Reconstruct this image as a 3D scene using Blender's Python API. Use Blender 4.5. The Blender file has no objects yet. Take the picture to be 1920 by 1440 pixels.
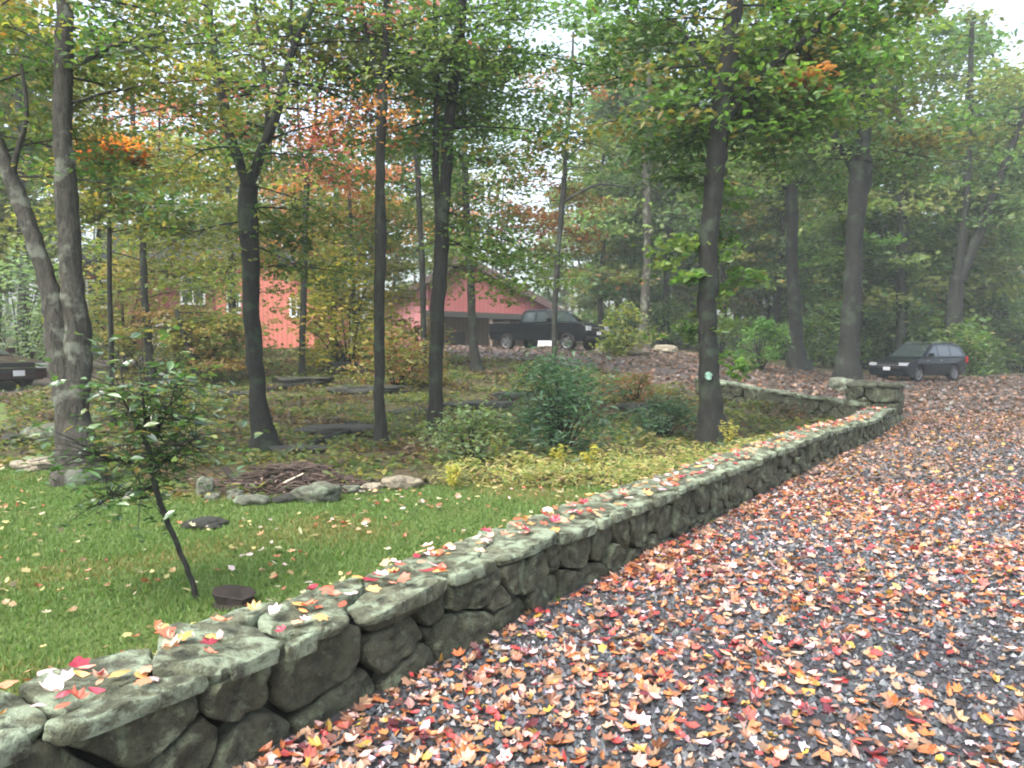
import bpy, bmesh, math, random
import numpy as np
from mathutils import Vector, Matrix, noise
rng = np.random.default_rng(7)
random.seed(7)
S = bpy.context.scene
COL = S.collection
R = math.radians

# ------------------------------------------------------------------ camera, sky, sun, exposure
EYE = Vector((0, 0, 1.6)); F = 1442.0; PITCH = math.atan(70 / F)
cam = bpy.data.cameras.new('camera'); cam.sensor_width = 36; cam.lens = 36 * F / 1920
cam.clip_end = 2000; cam.clip_start = 0.05
co = bpy.data.objects.new('camera', cam); COL.objects.link(co)
co.location = EYE; co.rotation_euler = (R(90) - PITCH, 0, 0); S.camera = co
W = bpy.data.worlds.new('World'); S.world = W; W.use_nodes = True
nt = W.node_tree
sky = nt.nodes.new('ShaderNodeTexSky'); sky.sky_type = 'NISHITA'; sky.sun_disc = False
SUN_EL, SUN_AZ = R(58), R(-140)
sky.sun_elevation = SUN_EL; sky.sun_rotation = SUN_AZ
sky.dust_density = 6; sky.air_density = 1.0; sky.ozone_density = 1.9
hs = nt.nodes.new('ShaderNodeHueSaturation'); hs.inputs['Saturation'].default_value = .62; nt.links.new(sky.outputs[0], hs.inputs['Color']); nt.links.new(hs.outputs[0], nt.nodes['Background'].inputs[0]); nt.nodes['Background'].inputs[1].default_value = 0.15
sl = bpy.data.lights.new('sun', 'SUN'); sl.energy = .55; sl.angle = R(40); sl.color = (1, .98, .95)
so = bpy.data.objects.new('sun', sl); COL.objects.link(so)
sd = Vector((math.sin(SUN_AZ) * math.cos(SUN_EL), math.cos(SUN_AZ) * math.cos(SUN_EL), math.sin(SUN_EL)))
so.rotation_euler = sd.to_track_quat('Z', 'Y').to_euler(); so.location = (0, 0, 60)
S.view_settings.view_transform = 'Standard'; S.view_settings.look = 'None'; S.view_settings.gamma = 1
S.view_settings.exposure = 2.12
S.cycles.use_denoising = True
S.cycles.max_bounces = 7; S.cycles.diffuse_bounces = 3; S.cycles.glossy_bounces = 2; S.cycles.transmission_bounces = 3
S.cycles.volume_bounces = 2; S.cycles.transparent_max_bounces = 8
S.cycles.filter_width = 2.0

# ------------------------------------------------------------------ pixel -> world
cp, sp = math.cos(PITCH), math.sin(PITCH)
def ray(u, v):
    a = (u - 960) / F; b = (720 - v) / F
    return Vector((a, cp + b * sp, -sp + b * cp))
def at(u, v, Y):
    d = ray(u, v); return EYE + d * (Y / d.y)
def PX(Y): return Y / F

# ------------------------------------------------------------------ terrain
def sstep(t): t = np.clip(t, 0, 1); return t * t * (3 - 2 * t)
def H(x, y):
    x = np.asarray(x, float); y = np.asarray(y, float)
    r = 1.45 * sstep((y - 11) / 26) + np.clip(y - 37, 0, 60) * .025
    a = x / np.maximum(y, 1.0)
    m = 1 - .88 * sstep((a - .12) / .44)
    n = .07 * (np.sin(x * 1.3 + 1.1 * np.sin(y * .7)) * np.sin(y * 1.1 + .8 * np.sin(x * .9))) * sstep((y - 10) / 4) * (1 - sstep((a - .1) / .3) * .8)
    n = n - .26 * np.exp(-((x - 4.7) ** 2 + (y - 14.4) ** 2) / 3.0)
    return r * m + n + .012 * np.sin(x * 2.1 + 2) * np.sin(y * 1.7)
def h(x, y): return float(H(x, y))
def ground(u, v):
    d = ray(u, v); t = 1.0
    while t < 200:
        p = EYE + d * t
        if p.z <= h(p.x, p.y): return p
        t += .05
    return EYE + d * 60
WD = Vector((.572, .820, 0)).normalized(); WP = Vector((-1.0, 2.92, 0)); WN = Vector((WD.y, -WD.x, 0))   # wall front line, WN towards the drive
def wline(s, w=0): p = WP + WD * s - WN * w; return (p.x, p.y)
WALL_T = .44
GRAVEL = [wline(-14, .2), wline(15.1, .2), (6.6, 17.9), (4.6, 20.4), (3.2, 24), (1.2, 28.5), (-2.0, 29.5), (-3.9, 32), (-5, 44), (7, 44), (9.5, 37), (12, 33.5), (16, 34), (24, 38), (50, 45), (60, 30), (60, -15), wline(-14, -30)]
LAWN = [wline(-14, .2), wline(10.0, .2), (1.6, 8.7), (-.6, 8.9), (-1.8, 8.5), (-3, 8.0), (-4.0, 9.1), (-5, 9.6), (-7.5, 10.4), (-20, 13), (-30, 13), (-30, -14)]
LAWN2 = [(-9.5, 14.5), (-12, 18.2), (-26, 19.5), (-26, 14.5)]
DRIVE2 = [(-13.2, 18.7), (-12, 22), (-13, 30), (-40, 34), (-40, 19.6), (-26, 19.5)]
def inside(poly, x, y):
    x = np.asarray(x); y = np.asarray(y); c = np.zeros(x.shape, bool); n = len(poly)
    for i in range(n):
        x1, y1 = poly[i]; x2, y2 = poly[(i + 1) % n]
        if y1 == y2: continue
        k = ((y1 > y) != (y2 > y)) & (x < (x2 - x1) * (y - y1) / (y2 - y1) + x1)
        c ^= k
    return c

# ------------------------------------------------------------------ object helpers
def mesh_np(name, V, faces, mat=None, smooth=False, col=None, fcol=False):
    """faces: list of (M,k) int arrays; col: (N,3) per-vertex colour that belongs to the thing itself"""
    me = bpy.data.meshes.new(name)
    V = np.asarray(V, np.float32)
    me.vertices.add(len(V)); me.vertices.foreach_set('co', V.ravel())
    tot = sum(f.size for f in faces); cnt = sum(len(f) for f in faces)
    me.loops.add(tot); me.polygons.add(cnt)
    me.loops.foreach_set('vertex_index', np.concatenate([f.ravel() for f in faces]).astype(np.int32))
    ks = np.concatenate([np.full(len(f), f.shape[1]) for f in faces])
    me.polygons.foreach_set('loop_start', np.concatenate([[0], np.cumsum(ks)[:-1]]).astype(np.int32))
    me.polygons.foreach_set('loop_total', ks.astype(np.int32))
    if col is not None:
        at_ = me.color_attributes.new('tint', 'FLOAT_COLOR', 'POINT')
        c4 = np.ones((len(V), 4), np.float32); c4[:, :3] = col
        at_.data.foreach_set('color', c4.ravel())
    me.update(); me.validate()
    me.polygons.foreach_set('use_smooth', np.full(len(me.polygons), smooth))
    if mat: me.materials.append(mat)
    return me
class MB:
    def __init__(s): s.v = []; s.f = []; s.c = []
    def add(s, V, Fs, c=None):
        o = len(s.v); s.v.extend([tuple(p) for p in V]); s.f.extend([tuple(i + o for i in f) for f in Fs])
        s.c.extend([c or (1, 1, 1)] * len(V))
    def box(s, x0, x1, y0, y1, z0, z1, M=None):
        V = [Vector((x, y, z)) for z in (z0, z1) for y in (y0, y1) for x in (x0, x1)]
        if M: V = [M @ p for p in V]
        s.add(V, [(0, 2, 3, 1), (4, 5, 7, 6), (0, 1, 5, 4), (2, 6, 7, 3), (0, 4, 6, 2), (1, 3, 7, 5)])
    def tube(s, pts, rad, n=8, c=None, rough=0, cap=True, root=0):
        pts = [Vector(p) for p in pts]; V = []; ref = Vector((.31, .2, .93))
        for i, p in enumerate(pts):
            t = (pts[min(i + 1, len(pts) - 1)] - pts[max(i - 1, 0)])
            if t.length < 1e-6: t = Vector((0, 0, 1))
            t.normalize()
            a = t.cross(Vector((1, 0, 0)) if abs(t.x) < .8 else Vector((0, 1, 0))).normalized(); b = t.cross(a)
            for k in range(n):
                an = 2 * math.pi * k / n
                rr = rad[i]
                if rough:
                    q = Vector((math.cos(an) * 1.6, math.sin(an) * 1.6, p.z * .9)) + Vector((pts[0].x * 3, pts[0].y, 0))
                    rr *= 1 + rough * noise.noise(q) + .4 * rough * noise.noise(q * 3.1)
                if root: rr *= 1 + root * math.exp(-max(0, p.z) / (rad[1] * 1.6)) * (math.sin(3 * an + pts[0].x) + .6 * math.sin(5 * an + 2))
                V.append(p + a * (rr * math.cos(an)) + b * (rr * math.sin(an)))
        Fs = []
        for i in range(len(pts) - 1):
            for k in range(n):
                k2 = (k + 1) % n
                Fs.append((i * n + k, i * n + k2, (i + 1) * n + k2, (i + 1) * n + k))
        if cap: Fs.append(tuple(range((len(pts) - 1) * n, len(pts) * n))); Fs.append(tuple(reversed(range(n))))
        s.add(V, Fs, c)
    def build(s, name, mat, parent=None, smooth=False, tint=False):
        me = bpy.data.meshes.new(name); me.from_pydata(s.v, [], s.f); me.update()
        bm = bmesh.new(); bm.from_mesh(me); bmesh.ops.recalc_face_normals(bm, faces=bm.faces); bm.to_mesh(me); bm.free()
        me.polygons.foreach_set('use_smooth', np.full(len(me.polygons), smooth))
        if tint:
            a = me.color_attributes.new('tint', 'FLOAT_COLOR', 'POINT')
            a.data.foreach_set('color', np.array([(*c, 1) for c in s.c], np.float32).ravel())
        me.materials.append(mat)
        return link(name, me, parent)
def link(name, data, parent=None):
    o = bpy.data.objects.new(name, data); COL.objects.link(o)
    if parent: o.parent = parent
    return o
def tag(o, label, cat, group=None):
    o['label'] = label; o['category'] = cat
    if group: o['group'] = group
    return o
def thing(name, label, cat, loc=(0, 0, 0), group=None):
    o = bpy.data.objects.new(name, None); COL.objects.link(o); o.location = loc; o.empty_display_size = .2
    return tag(o, label, cat, group)
def struct(o): o['kind'] = 'structure'; return o
def stuff(o, label=None, cat=None):
    o['kind'] = 'stuff'
    if label: tag(o, label, cat)
    return o
def dup(root, loc, rz, sc, label, group):
    r = root.copy(); COL.objects.link(r); r.location = loc; r.rotation_euler = (0, 0, rz); r.scale = (sc,) * 3
    r['label'] = label; r['group'] = group
    for ch in list(root.children):
        c = ch.copy(); COL.objects.link(c); c.parent = r
        for g in ch.children:
            d = g.copy(); COL.objects.link(d); d.parent = c
    return r

# ------------------------------------------------------------------ materials
class NT:
    def __init__(s, name):
        s.m = bpy.data.materials.new(name); s.m.use_nodes = True; s.t = s.m.node_tree
        s.b = s.t.nodes['Principled BSDF']; s.out = s.t.nodes['Material Output']
    def n(s, typ, **kw):
        x = s.t.nodes.new('ShaderNode' + typ)
        for k, v in kw.items():
            if k.startswith('i_'): x.inputs[k[2:].replace('_', ' ')].default_value = v
            else: setattr(x, k, v)
        return x
    def l(s, a, b): s.t.links.new(a, b)
    def obj(s, scale=(1, 1, 1)):
        tc = s.n('TexCoord'); mp = s.n('Mapping'); mp.inputs['Scale'].default_value = scale
        s.l(tc.outputs['Object'], mp.inputs[0]); return mp.outputs[0]
    def geo(s): return s.n('NewGeometry').outputs['Position']
    def noise(s, vec, scale, detail=5, rough=.6, dist=0):
        x = s.n('TexNoise'); x.inputs['Scale'].default_value = scale; x.inputs['Detail'].default_value = detail
        x.inputs['Roughness'].default_value = rough; x.inputs['Distortion'].default_value = dist
        if vec: s.l(vec, x.inputs['Vector'])
        return x.outputs['Fac']
    def ramp(s, fac, stops, interp='LINEAR'):
        x = s.n('ValToRGB'); x.color_ramp.interpolation = interp; e = x.color_ramp.elements
        while len(e) < len(stops): e.new(.5)
        for k, (p, c) in enumerate(stops):
            e[k].position = p; e[k].color = (*c, 1) if len(c) == 3 else c
        s.l(fac, x.inputs[0]); return x.outputs[0]
    def mix(s, fac, a, b, mode='MIX'):
        x = s.n('Mix', data_type='RGBA', blend_type=mode)
        for k, v in ((0, fac), (6, a), (7, b)):
            if isinstance(v, (int, float)): x.inputs[k].default_value = v
            elif isinstance(v, tuple): x.inputs[k].default_value = (*v, 1)
            else: s.l(v, x.inputs[k])
        return x.outputs[2]
    def bump(s, fac, strength, dist):
        x = s.n('Bump'); x.inputs['Strength'].default_value = strength; x.inputs['Distance'].default_value = dist
        s.l(fac, x.inputs['Height']); s.l(x.outputs[0], s.b.inputs['Normal'])
    def col(s, c):
        if isinstance(c, tuple): s.b.inputs['Base Color'].default_value = (*c, 1)
        else: s.l(c, s.b.inputs['Base Color'])
    def set(s, rough=.6, spec=.5, metal=0):
        s.b.inputs['Roughness'].default_value = rough; s.b.inputs['Specular IOR Level'].default_value = spec
        s.b.inputs['Metallic'].default_value = metal; return s.m
def m_plain(name, c, rough=.5, spec=.5, metal=0, var=.0):
    k = NT(name)
    if var:
        n = k.noise(k.obj(), 3, 6)
        k.col(k.mix(n, tuple(x * (1 - var) for x in c), tuple(min(1, x * (1 + var)) for x in c)))
    else: k.col(c)
    return k.set(rough, spec, metal)
def m_leaf(name, rough=.5, spec=.4, trans=.4, gloss=None):
    k = NT(name); a = k.n('Attribute', attribute_name='tint').outputs['Color']
    k.col(a); k.set(rough, spec)
    tr = k.n('BsdfTranslucent'); tc = k.mix(1.0, a, (1.4, 1.55, .9), 'MULTIPLY'); k.l(tc, tr.inputs[0])
    mx = k.n('MixShader'); mx.inputs[0].default_value = trans
    k.l(k.b.outputs[0], mx.inputs[1]); k.l(tr.outputs[0], mx.inputs[2]); k.l(mx.outputs[0], k.out.inputs[0])
    return k.m
LEAF = m_leaf('foliage', .45, .45, .5)
LITTER = m_leaf('fallen_leaf', .38, .5, .12)
WAXY = m_leaf('waxy_leaf', .22, 1.0, .3); WAXY.node_tree.nodes['Principled BSDF'].inputs['IOR'].default_value = 1.6
GRASSM = m_leaf('grass_blade', .6, .3, .35)
def m_bark(name, c1, c2, c3):
    k = NT(name); v = k.obj((1, 1, .22)); v2 = k.obj()
    n = k.noise(v, 24, 8, .7, .8); n2 = k.noise(v2, 2.2, 5, .6)
    base = k.ramp(n, [(.36, c1), (.6, c2)])
    k.col(k.mix(k.ramp(n2, [(.54, (0, 0, 0)), (.6, (1, 1, 1))]), base, c3)); k.bump(n, .9, .03); return k.set(.8, .3)
BARK_D = m_bark('dark_wet_bark', (.004, .005, .004), (.017, .018, .014), (.025, .036, .022))
BARK_G = m_bark('grey_bark', (.013, .013, .01), (.062, .057, .045), (.12, .13, .1))
BARK_M = m_bark('mid_bark', (.007, .008, .007), (.032, .032, .026), (.042, .054, .038))
def m_stone(name, c1, c2, lichen, amt):
    k = NT(name); v = k.geo()
    n1 = k.noise(v, 2.3, 4); n2 = k.noise(v, 16, 8, .7); n3 = k.noise(v, 7, 7, .68, .4); n4 = k.noise(v, 70, 4, .7)
    base = k.mix(k.ramp(n1, [(.35, (0, 0, 0)), (.65, (1, 1, 1))]), c1, c2)
    base = k.mix(k.ramp(n2, [(.36, (.15, .15, .15)), (.58, (1, 1, 1))]), (.03, .03, .022), base)
    base = k.mix(k.ramp(n3, [(amt, (0, 0, 0)), (amt + .1, (.85, .85, .85))]), base, lichen)
    base = k.mix(k.ramp(n4, [(.6, (0, 0, 0)), (.75, (.5, .5, .5))]), base, (.3, .31, .27))
    k.col(base); ad = k.n('Math', operation='ADD'); k.l(n2, ad.inputs[0]); k.l(n4, ad.inputs[1])
    k.bump(ad.outputs[0], 1.0, .03); return k.set(.75, .3)
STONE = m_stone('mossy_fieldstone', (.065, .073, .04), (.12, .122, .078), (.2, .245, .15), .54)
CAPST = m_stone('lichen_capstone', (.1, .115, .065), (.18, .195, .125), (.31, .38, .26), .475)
ROCK_P = m_stone('pale_rock', (.3, .26, .18), (.42, .37, .27), (.35, .33, .24), .6)
ROCK_D = m_stone('dark_ledge_rock', (.025, .028, .023), (.055, .058, .048), (.1, .115, .085), .58)
MOSSR = m_stone('green_rock', (.1, .115, .08), (.17, .18, .13), (.2, .25, .17), .5)
CORE = m_plain('dark_soil', (.012, .012, .01), .95, .1)
k = NT('woodland_floor'); v = k.geo()
n1 = k.noise(v, .5, 5); n2 = k.noise(v, 9, 8, .75); n3 = k.noise(v, 2.0, 6, .7)
c = k.ramp(n2, [(.3, (.02, .018, .01)), (.5, (.075, .058, .032)), (.68, (.15, .115, .06))])
c = k.mix(k.ramp(n3, [(.48, (0, 0, 0)), (.6, (.8, .8, .8))]), c, (.07, .085, .03)); k.col(c); k.bump(n2, 1, .08); GROUND = k.set(.85, .2)
k = NT('lawn_turf'); v = k.geo()
n1 = k.noise(v, .9, 5, .6); n2 = k.noise(v, 30, 6, .8)
c = k.ramp(n1, [(.35, (.1, .155, .035)), (.55, (.12, .17, .042)), (.72, (.15, .15, .05))])
c = k.mix(k.ramp(n2, [(.35, (.9, .9, .9)), (.65, (0, 0, 0))]), c, (.035, .06, .012)); k.col(c); k.bump(n2, .8, .03); TURF = k.set(.8, .2)
k = NT('gravel_bed'); v = k.geo()
n1 = k.noise(v, 45, 6, .8); n2 = k.noise(v, 1.2, 5); n3 = k.noise(v, 16, 7, .8)
c = k.ramp(n1, [(.32, (.012, .012, .014)), (.5, (.05, .05, .055)), (.7, (.13, .125, .13))])
c2 = k.ramp(n3, [(.3, (.028, .02, .016)), (.5, (.07, .048, .036)), (.62, (.11, .075, .06)), (.75, (.06, .055, .055))])
py = k.n('SeparateXYZ'); k.l(v, py.inputs[0]); mr = k.n('MapRange'); k.l(py.outputs[1], mr.inputs[0])
mr.inputs[1].default_value = 6; mr.inputs[2].default_value = 20; mr.inputs[3].default_value = .1; mr.inputs[4].default_value = .62
c = k.mix(mr.outputs[0], c, c2); k.col(c); k.bump(n1, .9, .03); GRAVELM = k.set(.55, .4)
def m_siding(name, c):
    k = NT(name); v = k.obj((1, 1, 1)); sx = k.n('SeparateXYZ'); k.l(v, sx.inputs[0])
    wv = k.n('Math', operation='PINGPONG'); k.l(sx.outputs[0], wv.inputs[0]); wv.inputs[1].default_value = .12
    r = k.ramp(wv.outputs[0], [(.0, (.55, .55, .55)), (.025, (1, 1, 1))])
    n = k.noise(v, 1.5, 6); cc = k.mix(n, tuple(x * .8 for x in c), tuple(x * 1.15 for x in c)); k.col(k.mix(1.0, cc, r, 'MULTIPLY')); k.bump(r, .4, .02); return k.set(.7, .3)
RED = m_siding('red_board_siding', (.23, .068, .065)); PINK = m_siding('lit_pink_siding', (.55, .23, .23)); SALMON = m_siding('salmon_siding', (.68, .22, .17))  # PINK: barn siding lightened, the light on its left part put into colour
BROWNW = m_siding('brown_board_wall', (.15, .115, .085))
ROOF = m_plain('dark_shingle', (.022, .024, .022), .8, .3, var=.35); TRIM = m_plain('dark_trim', (.05, .028, .026), .6)
WHITE = m_plain('white_paint', (.75, .76, .78), .5, var=.05); BRICK = m_plain('salmon_brick', (.55, .27, .2), .8, var=.25)
PALEB = m_plain('pale_masonry', (.55, .5, .44), .8, var=.2)
DARKV = m_plain('dark_interior', (.012, .012, .014), .6)
PAINT_T = m_plain('black_truck_paint', (.003, .004, .006), .28, .25); PAINT_S = m_plain('dark_blue_grey_paint', (.004, .006, .01), .25, .3)
PAINT_M = m_plain('dark_maroon_paint', (.03, .014, .018), .22, .55)
GLASS = m_plain('tinted_glass', (.03, .04, .045), .05, 1.0); GLASS.node_tree.nodes['Principled BSDF'].inputs['IOR'].default_value = 1.5; TYRE = m_plain('tyre_rubber', (.015, .015, .015), .85, .3)
RIM = m_plain('alloy_rim', (.11, .115, .12), .5, .5, .3); CHROME = m_plain('chrome', (.75, .76, .78), .18, .5, 1.0)
LENS = m_plain('clear_lens', (.5, .52, .54), .1, .8); RLENS = m_plain('red_lens', (.3, .02, .02), .2, .6); PLATE = m_plain('pale_plate', (.65, .65, .67), .4)
WOOD_E = m_plain('weathered_wood', (.025, .02, .017), .85, .2, var=.5); TWIG = m_plain('dead_twig', (.07, .052, .042), .85, .2, var=.4); PALEW = m_plain('bare_pale_wood', (.5, .42, .33), .7, var=.15)

# ------------------------------------------------------------------ leaf builders
T_DIA = (np.array([(-.5, 0, 0), (0, .3, .05), (.5, 0, 0), (0, -.3, .05)]), [np.array([[0, 1, 2, 3]])])
T_LEAF = (np.array([(-.5, 0, 0), (-.15, .26, .06), (.2, .22, .05), (.55, 0, -.06), (.2, -.22, .05), (-.15, -.26, .06)]), [np.array([[0, 1, 2, 3], [0, 3, 4, 5]])])
T_LONG = (np.array([(-.5, 0, 0), (-.1, .14, .03), (.25, .13, .0), (.6, 0, -.12), (.25, -.13, .0), (-.1, -.14, .03)]), [np.array([[0, 1, 2, 3], [0, 3, 4, 5]])])
_a = np.array([0, 24, 50, 74, 108, 140, 180, 220, 252, 286, 310, 336]) * math.pi / 180
_r = np.array([.6, .4, .56, .38, .46, .3, .2, .3, .46, .38, .56, .4])
T_MAP = (np.vstack([[0, 0, 0], np.c_[_r * np.cos(_a), _r * np.sin(_a), .16 * (_r / .6) ** 2]]), [np.array([[0, i + 1, (i + 1) % 12 + 1] for i in range(12)])])
T_OVAL = (np.vstack([[0, 0, -.02], np.array([(-.55, 0, .1), (-.2, .24, .07), (.2, .22, .08), (.55, 0, .13), (.2, -.22, .05), (-.2, -.24, .1)])]), [np.array([[0, i + 1, (i + 1) % 6 + 1] for i in range(6)])])
def leaf_geo(P, size, cols, tmpl, tilt=.6, r=None, yaw=None, flip=False):
    r = r or rng
    P = np.asarray(P, float); N = len(P); T, Fs = tmpl; kk = len(T)
    ph = r.uniform(0, 2 * np.pi, N) if yaw is None else yaw; th = r.normal(0, tilt, N); ta = r.uniform(0, 2 * np.pi, N)
    nrm = np.c_[np.sin(th) * np.cos(ta), np.sin(th) * np.sin(ta), np.cos(th)]
    u = np.c_[np.cos(ph), np.sin(ph), np.zeros(N)]
    u = u - nrm * np.sum(u * nrm, 1)[:, None]; u /= np.linalg.norm(u, axis=1)[:, None] + 1e-9
    v = np.cross(nrm, u); sz = np.broadcast_to(size, (N,))[:, None]
    curl = r.uniform(-1.5, 3.5, N)[:, None] if flip else np.ones((N, 1))
    V = (P[:, None, :] + sz[:, :, None] * (T[None, :, 0:1] * u[:, None, :] + T[None, :, 1:2] * v[:, None, :] + (T[None, :, 2:3] * curl[:, :, None]) * nrm[:, None, :])).reshape(-1, 3)
    faces = [(f[None, :, :] + (np.arange(N) * kk)[:, None, None]).reshape(-1, f.shape[1]) for f in Fs]
    return V, faces, np.repeat(cols, kk, axis=0)
def merge(parts):
    Vs, Fd, Cs, o = [], {}, [], 0
    for V, fs, c in parts:
        Vs.append(V); Cs.append(c)
        for f in fs: Fd.setdefault(f.shape[1], []).append(f + o)
        o += len(V)
    return np.vstack(Vs), [np.vstack(v) for v in Fd.values()], np.vstack(Cs)
def pal(colors, N, r=None, jit=.25, w=None):
    r = r or rng; C = np.array(colors)[r.choice(len(colors), N, p=w)]
    return np.clip(C * r.uniform(1 - jit, 1 + jit, (N, 1)) * r.uniform(.92, 1.08, (N, 3)), .003, .95)
GREEN = [(.09, .17, .04), (.065, .125, .035), (.12, .2, .05), (.15, .19, .05)]
MAPLEG = [(.075, .15, .03), (.095, .18, .035), (.055, .11, .025), (.13, .19, .04), (.18, .15, .04)]
OLIVE = [(.2, .2, .05), (.16, .18, .045), (.23, .22, .055), (.12, .155, .045), (.25, .19, .05)]
YELLOW = [(.34, .3, .05), (.26, .26, .05), (.42, .32, .06), (.16, .19, .04)]
ORANGE = [(.62, .17, .035), (.55, .22, .04), (.7, .12, .04)]
PINKR = [(.5, .17, .14), (.42, .1, .09), (.55, .24, .1), (.3, .12, .07), (.17, .15, .05)]
RUST = [(.22, .1, .05), (.3, .13, .07), (.13, .1, .04), (.1, .12, .04)]
HAZYG = [(.11, .19, .07), (.085, .15, .06), (.15, .21, .075), (.18, .2, .07)]

# ------------------------------------------------------------------ trees
LEAFX = 2.0
def interp(stem, t):
    k = t * (len(stem) - 1); i = min(int(k), len(stem) - 2); f = k - i
    a, b = stem[i], stem[i + 1]
    return a[0].lerp(b[0], f), a[1] + (b[1] - a[1]) * f
def dense(stem, n=None, wob=.03, r=random):
    out = []
    n = n or 5
    for i in range(len(stem) - 1):
        p0 = stem[max(i - 1, 0)]; p1 = stem[i]; p2 = stem[i + 1]; p3 = stem[min(i + 2, len(stem) - 1)]
        for j in range(n):
            t = j / n; q = []
            for c_ in range(3):
                a, b, cc, d = p0[0][c_], p1[0][c_], p2[0][c_], p3[0][c_]
                q.append(.5 * (2 * b + (cc - a) * t + (2 * a - 5 * b + 4 * cc - d) * t * t + (3 * b - a - 3 * cc + d) * t ** 3))
            rr = p1[1] + (p2[1] - p1[1]) * t
            out.append((Vector(q) + Vector((r.uniform(-1, 1), r.uniform(-1, 1), 0)) * wob * rr, rr))
    out.append(stem[-1]); return out
def make_tree(name, label, base, stems, bark, crown, seed, cat='tree', group=None, sides=12, limbs=()):
    """stems: lists of (world point, radius); crown: list of dicts(stem, t0, t1, n, L, el, leaves, size, pal, sig, tmpl, az)"""
    r = np.random.default_rng(seed); rd = random.Random(seed)
    root = thing(name, label, cat, base, group); B = Vector(base)
    tb = MB()
    loc = [[(p - B, q) for p, q in st] for st in stems]
    dn = [dense(st, 6, .12, rd) for st in loc]
    for i, st in enumerate(dn):
        pts = [p for p, q in st]; rad = [q for p, q in st]
        if i == 0:
            for j in range(len(pts)):
                z = pts[j].z - pts[0].z
                rad[j] *= 1 + .45 * math.exp(-z / (rad[0] * 1.3))
            pts.insert(0, pts[0] + Vector((0, 0, -.4))); rad.insert(0, rad[0] * 1.1)
        tb.tube(pts, rad, sides + 4, None, .3, root=.2 if i == 0 else 0)
    parts = []
    for cr in crown:
        st = loc[cr.get('stem', 0)]; n = int(cr['n'] * 1.3); per = max(1, int(cr['leaves'] * LEAFX / n))
        for b in range(n):
            t = cr['t0'] + (cr['t1'] - cr['t0']) * (b + rd.random()) / n
            p0, r0 = interp(st, t)
            az = rd.uniform(*cr['az']) if 'az' in cr else (b * 2.4 + rd.uniform(-.5, .5))
            if 'az' not in cr and math.sin(az) < 0 and rd.random() < .9: az = -az
            el = rd.uniform(*cr.get('el', (.05, .55))); L = cr['L'] * rd.uniform(.6, 1.1)
            d = Vector((math.cos(az) * math.cos(el), math.sin(az) * math.cos(el), math.sin(el)))
            side = Vector((-math.sin(az), math.cos(az), 0)); bend = rd.uniform(-.2, .2); droop = cr.get('droop', .25)
            def q(u): return p0 + d * (L * u) + side * (bend * L * u * u) + Vector((0, 0, -droop * L * u * u))
            br = min(r0 * .4, .007 + L * .0055)
            us = [0, .2, .45, .7, 1]
            tb.tube([q(u) for u in us], [br * (1 - u * .8) for u in us], 5)
            nc = cr.get('nc', 8); cc = []
            for c_ in range(nc):
                u = rd.uniform(.25, 1.05); off = Vector((rd.gauss(0, 1), rd.gauss(0, 1), rd.gauss(0, .45))) * (L * .17)
                e = q(u) + off; cc.append(e)
                m_ = (q(max(u - .12, 0)) + e) / 2 + Vector((0, 0, .04 * L))
                tb.tube([q(max(u - .15, 0)), m_, e], [br * .35, br * .25, br * .1], 4, cap=False)
            sg = cr.get('sig', .3) * .72; N = per
            C = np.array(cc)[r.integers(0, nc, N)]
            P = C + r.normal(0, 1, (N, 3)) * np.array([sg, sg, sg * .34])
            lum = r.uniform(.75, 1.2); bc = cr['pal'][rd.randrange(len(cr['pal']))]; pc_ = pal(cr['pal'], N, r); pc_ = np.where((r.random(N) < .75)[:, None], pal([bc], N, r), pc_)
            parts.append(leaf_geo(P, cr['size'] * 1.0 * r.uniform(.7, 1.25, N), pc_ * lum, cr.get('tmpl', T_LEAF), cr.get('tilt', .9), r))
    for st in limbs:
        ll = dense([(p - B, q) for p, q in st], 5, .1, rd); tb.tube([p for p, q in ll], [q for p, q in ll], 7, None, .12)
    tb.build('trunk', bark, root, True)
    if parts:
        V, Fs, C = merge(parts)
        link('crown', mesh_np('crown', V, Fs, LEAF, False, C), root)
    return root
def stem_px(pts, Y):
    """pts: (u, v, width_px[, dY]) at distance Y -> [(world point, radius)]"""
    out = []
    for q in pts:
        y = Y + (q[3] if len(q) > 3 else 0); out.append((at(q[0], q[1], y), q[2] * PX(y) * .39))
    return out

# ------------------------------------------------------------------ ground, lawn, drive
def axis(lo, f0, f1, hi, d, g=1.12):
    a = list(np.arange(f0, f1, d)); s = d; x = f0; left = []
    while x > lo: s *= g; x -= s; left.append(x)
    s = d; x = a[-1]; right = []
    while x < hi: s *= g; x += s; right.append(x)
    return np.array(left[::-1] + a + right)
gx = axis(-130, -11, 11, 130, .13); gy = axis(-34, -2, 20, 130, .13)
X, Y = np.meshgrid(gx, gy); Z = H(X, Y)
near = np.exp(-((Y - 4) / 9) ** 2)
Vg = np.c_[X.ravel(), Y.ravel(), Z.ravel()]; nx, ny = len(gx), len(gy)
ii, jj = np.meshgrid(np.arange(nx - 1), np.arange(ny - 1)); b0 = (jj * nx + ii).ravel()
Fg = np.c_[b0, b0 + 1, b0 + nx + 1, b0 + nx]
cxy = Vg[Fg].mean(1); cx, cy = cxy[:, 0], cxy[:, 1]
jx = cx + .12 * np.sin(cy * 5.1) + .1 * np.sin(cx * 9 + cy * 3); jy = cy + .12 * np.sin(cx * 4.3) + .1 * np.sin(cy * 8 - cx * 2)
mg = inside(GRAVEL, jx, jy) | inside(DRIVE2, jx, jy); ml = (inside(LAWN, jx, jy) | inside(LAWN2, jx, jy)) & ~mg
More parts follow.
